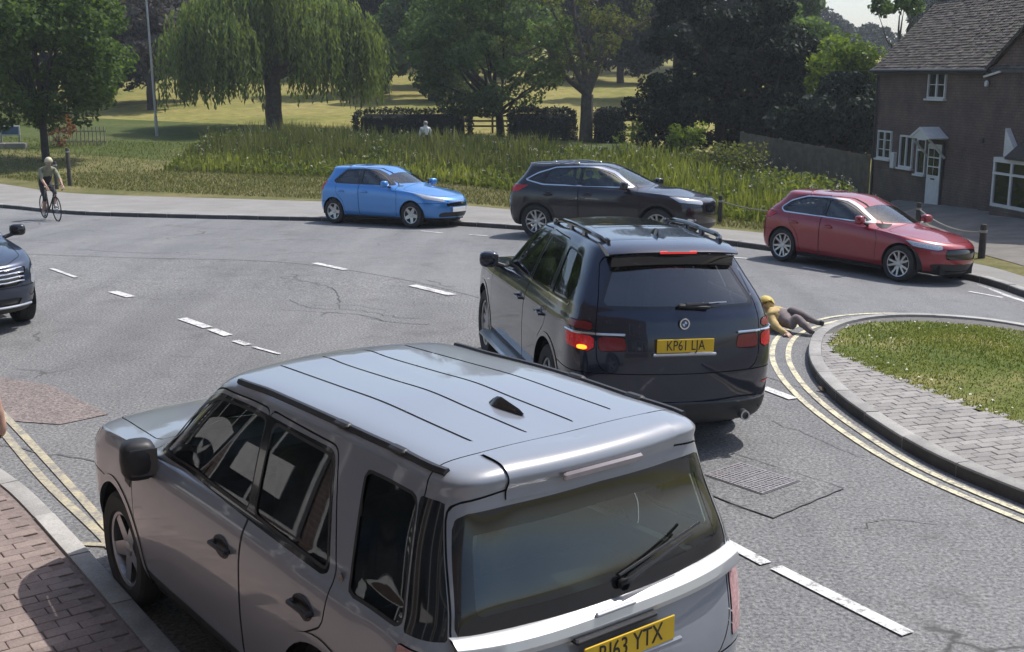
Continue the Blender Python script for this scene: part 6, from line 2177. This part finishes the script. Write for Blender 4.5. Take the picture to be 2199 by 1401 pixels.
def person(name, label, J, mats, loc=(0, 0, 0), yaw=0.0, scale=1.0, group=None, loose=1.0):
    """J: joint positions; one continuous skinned body, coloured by the bone each face lies nearest"""
    J = {k: Vector(v) for k, v in J.items()}
    for s in 'LR':
        if 'pa' + s not in J:
            d = (J['wr' + s] - J['el' + s]).normalized(); J['pa' + s] = J['wr' + s] + d * .085
    names = list(J); idx = {k: i for i, k in enumerate(names)}
    V = [J[k] for k in names]; E = [(idx[a], idx[b]) for a, b, _ in BONES]
    R = [RADII.get(k, RADII.get(k.rstrip('LR'))) for k in names]
    R = [(r[0] * loose, r[1] * loose) if k in ('spine', 'chest', 'pelvis', 'shL', 'shR', 'elL', 'elR', 'knL', 'knR') else r for k, r in zip(names, R)]
    for s in 'LR':      # five fingers from the palm
        p = J['pa' + s]; d = (p - J['wr' + s]).normalized(); sd = d.cross(Vector((0, 0, 1)))
        sd = sd.normalized() if sd.length > .1 else Vector((0, 1, 0))
        for q, (o, l) in enumerate(((-.030, .055), (-.010, .072), (.011, .078), (.031, .066))):
            V += [p + sd * o + d * .02, p + sd * o + d * (l * .6 + .02) + Vector((0, 0, -.008)), p + sd * o + d * (l + .015) + Vector((0, 0, -.025))]
            n = len(V); E += [(idx['pa' + s], n - 3), (n - 3, n - 2), (n - 2, n - 1)]; R += [(.011, .011), (.0095, .0095), (.007, .007)]
        V += [p - d * .04 + sd * .045, p - d * .005 + sd * .065]; n = len(V); E += [(idx['pa' + s], n - 2), (n - 2, n - 1)]; R += [(.012, .012), (.009, .009)]
    me = bpy.data.meshes.new('body'); me.from_pydata([tuple(v) for v in V], E, [])
    ob = bpy.data.objects.new('body', me); COL.objects.link(ob)
    md = ob.modifiers.new('skin', 'SKIN'); md.use_smooth_shade = True
    sv = me.skin_vertices[0].data
    for i, r in enumerate(R): sv[i].radius = r
    sv[idx['pelvis']].use_root = True
    sb = ob.modifiers.new('sub', 'SUBSURF'); sb.levels = 2; sb.render_levels = 2
    dg = bpy.context.evaluated_depsgraph_get()
    bm_ = bpy.data.meshes.new_from_object(ob.evaluated_get(dg))
    bpy.data.objects.remove(ob)
    # creases in the clothes
    from mathutils import noise as mnoise
    bm_.update()
    for v in bm_.vertices:
        p = v.co * 11.0
        v.co += v.normal * (.011 * mnoise.noise(p) + .005 * mnoise.noise(p * 2.7)) * (0 if (v.co - J['head']).length < .13 else 1)
    bm_.materials.clear()
    zones = sorted({z for _, _, z in BONES}); zm = {z: i for i, z in enumerate(zones)}
    for z in zones: bm_.materials.append(mats.get(z, SKIN))
    n = len(bm_.polygons); C = np.empty(n * 3); bm_.polygons.foreach_get('center', C); C = C.reshape(-1, 3)
    best = np.full(n, 1e9); zi = np.zeros(n, np.int32)
    for a, b, z in BONES:
        p, q = np.array(J[a]), np.array(J[b]); d = q - p
        t = np.clip(((C - p) @ d) / (d @ d + 1e-9), 0, 1); dist = np.linalg.norm(C - p - t[:, None] * d, axis=1)
        rr = max(RADII.get(a, RADII.get(a.rstrip('LR')))); dist = dist / rr
        k = dist < best; best[k] = dist[k]; zi[k] = zm[z]
    bm_.polygons.foreach_set('material_index', zi)
    bm_.polygons.foreach_set('use_smooth', np.ones(n, bool))
    root = empty(name, loc, yaw); root.scale = (scale,) * 3; tag(root, label, 'person', group)
    link('body', bm_, root)
    # hair or headgear: a cap shell along the head axis, and a face
    ax = (J['crown'] - J['head']).normalized(); up = Vector((0, 0, 1))
    q = ax.to_track_quat('Z', 'Y')
    face = J.get('face') or Vector((1, 0, 0))
    return root, J, q


def cap(parent, J, front, mat, name='hair', r=(.104, .098, .105), brim=None, drop=-.01):
    ax = (J['crown'] - J['head']).normalized(); f = Vector(front); f = (f - ax * f.dot(ax)).normalized(); s = ax.cross(f)
    c = J['head'] + ax * .035
    V = []; F = []; nl, na = 7, 16
    for i in range(nl):
        ph = (math.pi * .58) * i / (nl - 1)
        for k in range(na):
            th = 2 * math.pi * k / na
            fr = math.cos(th)
            cut = 1 - (.35 * max(0, fr) if i == nl - 1 else 0)
            V.append(c + f * (math.sin(ph) * r[0] * fr) + s * (math.sin(ph) * r[1] * math.sin(th)) + ax * (math.cos(ph * cut) * r[2] + drop))
    for i in range(nl - 1):
        for k in range(na): F.append((i * na + k, i * na + (k + 1) % na, (i + 1) * na + (k + 1) % na, (i + 1) * na + k))
    m = MB().add(V, F)
    o = m.build(name, mat, parent, smooth='auto')
    fm = MB()
    fm.box(tuple(J['head'] + f * .098 - ax * .002), (.026, .022, .032), rot=ax.to_track_quat('Z', 'Y').to_euler(), bev=.008)
    fm.build('nose', SKIN, parent, smooth='auto')
    for sg in (-1, 1):
        MB().lathe([(0, -.008), (.011, 0), (0, .008)], tuple(J['head'] + f * .088 + s * sg * .034 + ax * .022), 'Z', 8).build('eye', flat('eye_dark', (.03, .02, .015), .3, var=0), parent)
        MB().lathe([(0, -.03), (.014, 0), (0, .03)], tuple(J['head'] + s * sg * .088 + ax * .0), 'Z', 8).build('ear', SKIN, parent)
    MB().box(tuple(J['head'] + f * .088 - ax * .045), (.012, .045, .010), rot=(0, 0, math.atan2(f.y, f.x)), bev=.003).build('mouth', flat('lip', (.30, .12, .10), .5, var=0), parent)
    if brim:
        bmx = MB(); pts = []
        V = []
        for i in range(9):
            th = -1.2 + 2.4 * i / 8
            a = c + f * (math.cos(th) * r[0]) + s * (math.sin(th) * r[1]) + ax * .012
            b = a + (f * math.cos(th) + s * math.sin(th) * .6) * brim - ax * .012
            V += [a, b]
        bmx.add(V, [(2 * i, 2 * i + 1, 2 * i + 3, 2 * i + 2) for i in range(8)])
        bmx.build('peak', mat, parent)
    return o


# ---- fallen person between the dark estate car and the kerb
TAN = flat('tan_jacket', (.50, .36, .15), .8, var=.25, scale=9)
GREY_TROUSER = flat('grey_trousers', (.19, .155, .15), .85, var=.25, scale=10)
BLACK_SHOE = flat('black_shoe', (.012, .012, .013), .4, var=.1)
PALE_SOCK = flat('pale_sock', (.45, .42, .42), .8, var=.1)
YELLOW_HAT = flat('yellow_hat', (.60, .47, .13), .7, var=.2, scale=14)
J = dict(pelvis=(3.60, 14.90, .150), spine=(3.545, 14.99, .185), chest=(3.48, 15.08, .205), neck=(3.43, 15.17, .235), head=(3.395, 15.23, .285), crown=(3.375, 15.27, .36),
         shL=(3.41, 14.96, .165), elL=(3.42, 14.79, .10), wrL=(3.51, 14.66, .05), shR=(3.53, 15.22, .23), elR=(3.51, 15.20, .09), wrR=(3.43, 15.05, .045),
         hipL=(3.63, 14.82, .12), knL=(3.71, 14.86, .205), anL=(3.84, 14.63, .075), toL=(3.92, 14.62, .045),
         hipR=(3.66, 14.96, .18), knR=(3.67, 14.98, .285), anR=(3.95, 14.75, .155), toR=(4.04, 14.72, .165))
pr, Jf, q = person('fallen_person', 'person in tan jacket and yellow hat fallen on the road beside the island kerb', J,
                   dict(torso=TAN, upperarm=TAN, forearm=TAN, hips=GREY_TROUSER, thigh=GREY_TROUSER, shin=GREY_TROUSER, foot=BLACK_SHOE), loose=1.18)
cap(pr, Jf, (-.3, -.9, -.2), YELLOW_HAT, 'hat', (.118, .112, .118), .055)

# ---- cyclist on the far side
OLIVE_TOP = flat('olive_jersey', (.25, .25, .165), .8, var=.2, scale=8)
SHORTS = flat('dark_shorts', (.018, .018, .02), .8, var=.1)
HELMET = flat('cream_helmet', (.55, .50, .34), .5, var=.1)
CY = (-12.16, 30.62); ch = rad(-50)
cz = gz(CY[1], CY[0])
J = dict(pelvis=(-.27, 0, 1.00), spine=(-.15, 0, 1.20), chest=(.02, 0, 1.36), neck=(.11, 0, 1.46), head=(.18, 0, 1.555), crown=(.20, 0, 1.645),
         shL=(.03, .185, 1.36), elL=(.22, .24, 1.14), wrL=(.43, .215, .985), shR=(.03, -.185, 1.36), elR=(.22, -.24, 1.14), wrR=(.43, -.215, .985),
         hipL=(-.25, .095, .95), knL=(.11, .12, .76), anL=(.00, .125, .40), toL=(.13, .13, .36), hipR=(-.25, -.095, .95), knR=(.03, -.12, .60), anR=(-.16, -.125, .22), toR=(-.04, -.13, .15))
cy, Jc, q = person('cyclist', 'person in olive jersey, dark shorts and cream helmet riding the racing bicycle', J, dict(torso=OLIVE_TOP, upperarm=OLIVE_TOP, hips=SHORTS, thigh=SHORTS, foot=flat('white_shoe', (.5, .5, .48), .6)), (CY[0], CY[1], cz), ch, .97)
cap(cy, Jc, (1, 0, -.15), HELMET, 'helmet', (.125, .105, .12), None, .005)


def bicycle():
    root = empty('racing_bicycle', (CY[0], CY[1], cz), ch); root.scale = (.97,) * 3
    tag(root, 'dark drop-handlebar racing bicycle under the cyclist', 'bicycle')
    fr = flat('bike_frame_dark', (.02, .02, .022), .35, var=.1)
    bb, st, hd, hb, rh, fh = (-.08, 0, .28), (-.245, 0, .80), (.36, 0, .88), (.40, 0, .74), (-.50, 0, .34), (.52, 0, .34)
    m = MB()
    m.tube([bb, st], .016, 8); m.tube([st, hd], .016, 8); m.tube([bb, hb], .019, 8); m.tube([hd, hb], .020, 8)
    for s in (-1, 1):
        m.tube([(bb[0], s * .03, bb[2]), (rh[0], s * .06, rh[2])], .010, 6); m.tube([(st[0], s * .02, st[2]), (rh[0], s * .06, rh[2])], .008, 6)
    m.build('frame', fr, root, smooth='auto')
    f = MB()
    for s in (-1, 1): f.tube([(hb[0], s * .035, hb[2] - .02), (fh[0], s * .05, fh[2])], .011, 6)
    f.build('fork', fr, root, smooth='auto')
    h = MB(); h.tube([hd, (.40, 0, .97)], .014, 6); h.tube([(.40, -.20, .97), (.40, .20, .97)], .013, 6)
    for s in (-1, 1): h.tube([(.40, s * .20, .97), (.50, s * .21, .96), (.52, s * .21, .88), (.44, s * .21, .83), (.36, s * .21, .83)], .013, 6)
    h.build('handlebar', fr, root, smooth='auto')
    s_ = MB(); s_.tube([st, (-.28, 0, .93)], .013, 6); s_.box((-.29, 0, .945), (.26, .13, .045), bev=.02); s_.build('saddle', fr, root, smooth='auto')
    c = MB(); c.lathe([(0, -.004), (.09, -.004), (.09, .004), (0, .004)], (bb[0], -.05, bb[2]), 'Y', 20); c.tube([(-.08, -.07, .28), (-.14, -.09, .12)], .010, 6); c.tube([(-.08, .07, .28), (-.02, .09, .44)], .010, 6)
    c.box((-.10, -.13, .115), (.09, .07, .02)); c.box((.06, .13, .335), (.09, .07, .02)); c.build('crankset', fr, root)
    for x in (-.50, .52):
        w = MB().lathe([(0, -.03), (.02, -.03), (.02, .03), (0, .03)], axis='Y', n=10).build('wheel', SATIN, root); w.location = (x, 0, .34)
        ring_ = [(.327 * math.cos(a), 0, .327 * math.sin(a)) for a in np.linspace(0, 2 * math.pi, 37)]
        MB().tube(ring_, .014, 6, False).build('tyre', RUBBER, w, smooth='auto')
        MB().lathe([(.300, -.009), (.316, -.009), (.316, .009), (.300, .009)], axis='Y', n=36).build('rim', fr, w)
        sp = MB()
        for k in range(20):
            a = 2 * math.pi * k / 20; sp.tube([(.018 * math.cos(a + 1), .02 * (-1) ** k, .018 * math.sin(a + 1)), (.30 * math.cos(a), 0, .30 * math.sin(a))], .0016, 3)
        o = sp.build('spokes', SATIN, w); o['kind'] = 'stuff'


bicycle()

# ---- walker in a white shirt beyond the reeds
WHITE_SHIRT = flat('white_shirt', (.72, .71, .68), .8, var=.08)
J0 = dict(pelvis=(0, 0, .95), spine=(0, 0, 1.13), chest=(.01, 0, 1.34), neck=(.01, 0, 1.48), head=(.03, 0, 1.60), crown=(.03, 0, 1.70), shL=(0, .19, 1.40), elL=(-.02, .25, 1.14), wrL=(.08, .25, .92), shR=(0, -.19, 1.40), elR=(-.03, -.25, 1.14), wrR=(.06, -.25, .92),
          hipL=(0, .10, .90), knL=(.10, .10, .50), anL=(.05, .10, .09), toL=(.18, .11, .04), hipR=(0, -.10, .90), knR=(.02, -.10, .49), anR=(-.16, -.10, .12), toR=(-.04, -.11, .05))
wp = W(914, 300, 51)
w_, Jw, q = person('walking_person', 'person in a white shirt walking behind the reeds by the dark hedge', J0, dict(torso=WHITE_SHIRT, upperarm=WHITE_SHIRT, hips=SHORTS, thigh=SHORTS, shin=SHORTS, foot=BLACK_SHOE), (wp[0], 51, gz(51)), rad(-70))
cap(w_, Jw, (1, 0, 0), flat('grey_hair', (.30, .28, .26), .8))
# ---- walker leaving at the left edge, only the trailing leg in view
J1 = dict(J0); J1.update(hipL=(0, .10, .90), knL=(-.36, .10, .52), anL=(-.44, .10, .13), toL=(-.33, .10, .04), knR=(.30, -.10, .52), anR=(.42, -.10, .10), toR=(.56, -.10, .05))
e_, Je, q = person('passing_person', 'bare leg with dark shoe of a person walking out at the left edge', J1, dict(torso=flat('navy_top', (.03, .04, .08), .8), upperarm=flat('navy_top', (.03, .04, .08), .8), hips=SHORTS, thigh=SHORTS, foot=flat('brown_shoe', (.06, .035, .022), .6)), (-5.05, 10.32, 0), rad(172))
cap(e_, Je, (1, 0, 0), flat('brown_hair', (.06, .04, .025), .8))

# ------------------------------------------------------------------ things on the green, far left
post(-15.95, 40.9, .98, 'short dark post with pale cap just behind the cyclist', .07, name='green_post')


def info_board():
    x, Y = W(24, 310, 58)[0], 58
    root = empty('notice_board', (x, Y, gz(Y) - .1), rad(8)); tag(root, 'blue notice board on pale legs at the far left of the green', 'sign')
    for s in (-.42, .42): MB().box((s, 0, .35), (.07, .07, .9)).build('leg', PAVE_FAR, root)
    MB().box((0, -.02, .80), (.95, .06, .48), bev=.02).build('frame', flat('board_pale', (.45, .46, .47), .6), root)
    MB().box((0, -.056, .80), (.80, .02, .36)).build('panel', flat('board_blue', (.035, .085, .17), .4), root)


info_board()
lw = empty('low_wall', (W(30, 330, 55)[0], 55, gz(55)), rad(4)); tag(lw, 'low grey wall beyond the grass at the far left', 'wall')
for k in range(6):
    MB().box((-4.6 + k * .95, 0, .16), (.93, .35, .42), bev=.02).build('coping_stone', PAVE_FAR, lw)
# pale paling fence on the green
pf = empty('paling_fence', (W(100, 320, 57)[0], 57, gz(57))); tag(pf, 'pale paling fence behind the street tree', 'fence')
PALE_WOOD = flat('pale_paling', (.34, .30, .22), .85, var=.25)
for k in range(16): MB().box((k * .19, 0, .45), (.05, .03, 1.05)).build('pale', PALE_WOOD, pf)
for z in (.25, .75): MB().box((1.4, .03, z), (3.1, .03, .06)).build('rail', PALE_WOOD, pf)


def lamp_post():
    p = W(331, 200, 62)
    root = empty('lamp_post', (p[0], 62, gz(62))); tag(root, 'slender grey lamp post rising before the mauve-grey tree', 'lamp post')
    col = flat('galvanised', (.33, .34, .35), .5, .6, var=.1)
    MB().tube([(0, 0, -.2), (0, 0, 1.1)], .08, 10).build('base', col, root)
    MB().tube([(0, 0, 1.1), (-.12, 0, 8.2)], [.062, .045], 10).build('shaft', col, root)
    MB().tube([(-.12, 0, 8.2), (-.05, 0, 8.6), (.9, 0, 8.8)], .03, 8).build('arm', col, root)
    MB().box((1.1, 0, 8.8), (.55, .2, .11), bev=.04).build('lantern', col, root)


lamp_post()


def far_house():
    p = W(408, 40, 140)
    root = empty('far_house', (p[0], 140, p[2] - 6), rad(-12)); tag(root, 'distant pale house with a dark roof glimpsed left of the willow', 'house')
    wl = flat('far_render', (.36, .33, .33), .9); rfm = flat('far_roof', (.10, .095, .11), .9)
    MB().box((0, 0, 2.6), (7, 6, 5.4)).build('wall', wl, root)
    MB().prism([(-3.4, 5.2), (0, 7.6), (3.4, 5.2)], 'X', -3.8, 3.8).build('roof', rfm, root)
    MB().box((2.2, 0, 7.6), (.8, .8, 1.5)).build('chimney', wl, root)
    for x in (-2.2, 0, 2.2):
        for z in (1.4, 4.0):
            w = MB().box((x, -3.02, z), (1.1, .1, 1.2)).build('window', PANE, root)
            MB().box((x, -3.05, z - .66), (1.3, .14, .10)).build('sill', WHITE_WOOD, w)


far_house()


# ------------------------------------------------------------------ shop front behind the viewpoint, seen only in the car windows
def shop():
    n = Vector((-.8, -.6)); t = Vector((-.6, .8))
    o = n * .55
    root = empty('shop_front', (o.x, o.y, 0), math.atan2(t.y, t.x)); tag(root, 'brick shop front along the near pavement mirrored in the car windows', 'building')
    # local x along the street, local +y away from the street
    BR = brick_wall('shop_brick', (.12, .085, .075), (.10, .075, .068), (.15, .14, .13))
    MB().box((2.0, 2.0, 5.5), (30, 3.9, 11.0)).build('wall', BR, root)  # unseen upper wall made taller to keep sky light off the grey car
    MB().box((2.0, .0, 2.95), (30, .16, .55)).build('fascia', flat('fascia_green', (.03, .045, .045), .4), root)
    MB().box((2.0, .0, .3), (30, .12, .6)).build('stall_riser', flat('riser_brown', (.075, .05, .042), .6), root)
    fm = flat('shop_frame', (.45, .45, .43), .5)
    for k in range(9):
        x = -11 + k * 3.0
        w = MB().box((x, -.01, 1.63), (2.6, .06, 2.06)).build('window', fm, root)
        for s in (-1, 1):
            MB().box((x + s * .63, -.045, 1.63), (1.16, .02, 1.86)).build('pane', PANE, w)
        if k % 2 == 0:
            pb = MB().box((x - .5, -.065, 1.6), (.8, .015, 1.1)).build('poster', flat('poster_dark', (.04, .05, .05), .5), w)
            for q in range(4): MB().box((x - .5, -.078, 1.30 + q * .12), (.6, .008, .045)).build('pale_strip', WHITE_WOOD, pb)
        else:
            MB().box((x, -.065, 1.2), (1.6, .015, .5)).build('poster', flat('poster_pale', (.5, .48, .45), .6), w)
    for k in range(7):
        x = -9.5 + k * 4
        w = MB().box((x, .03, 5.1), (1.2, .1, 1.5)).build('upper_window', WHITE_WOOD, root)
        MB().box((x, -.025, 5.1), (1.0, .02, 1.3)).build('pane', PANE, w)


shop()
# ------------------------------------------------------------------ thin summer haze
hz = NT('haze_air'); hz.t.nodes.remove(hz.b)
pv = hz.n('ShaderNodeVolumePrincipled'); pv.inputs['Density'].default_value = .0006; pv.inputs['Color'].default_value = (.86, .92, 1.0, 1); pv.inputs['Anisotropy'].default_value = .25
hz.l(pv.outputs[0], hz.out.inputs['Volume'])
hb = MB().box((0, 410, 27), (1500, 1000, 66)).build('haze', hz.mat); tag(hb, kind='stuff')
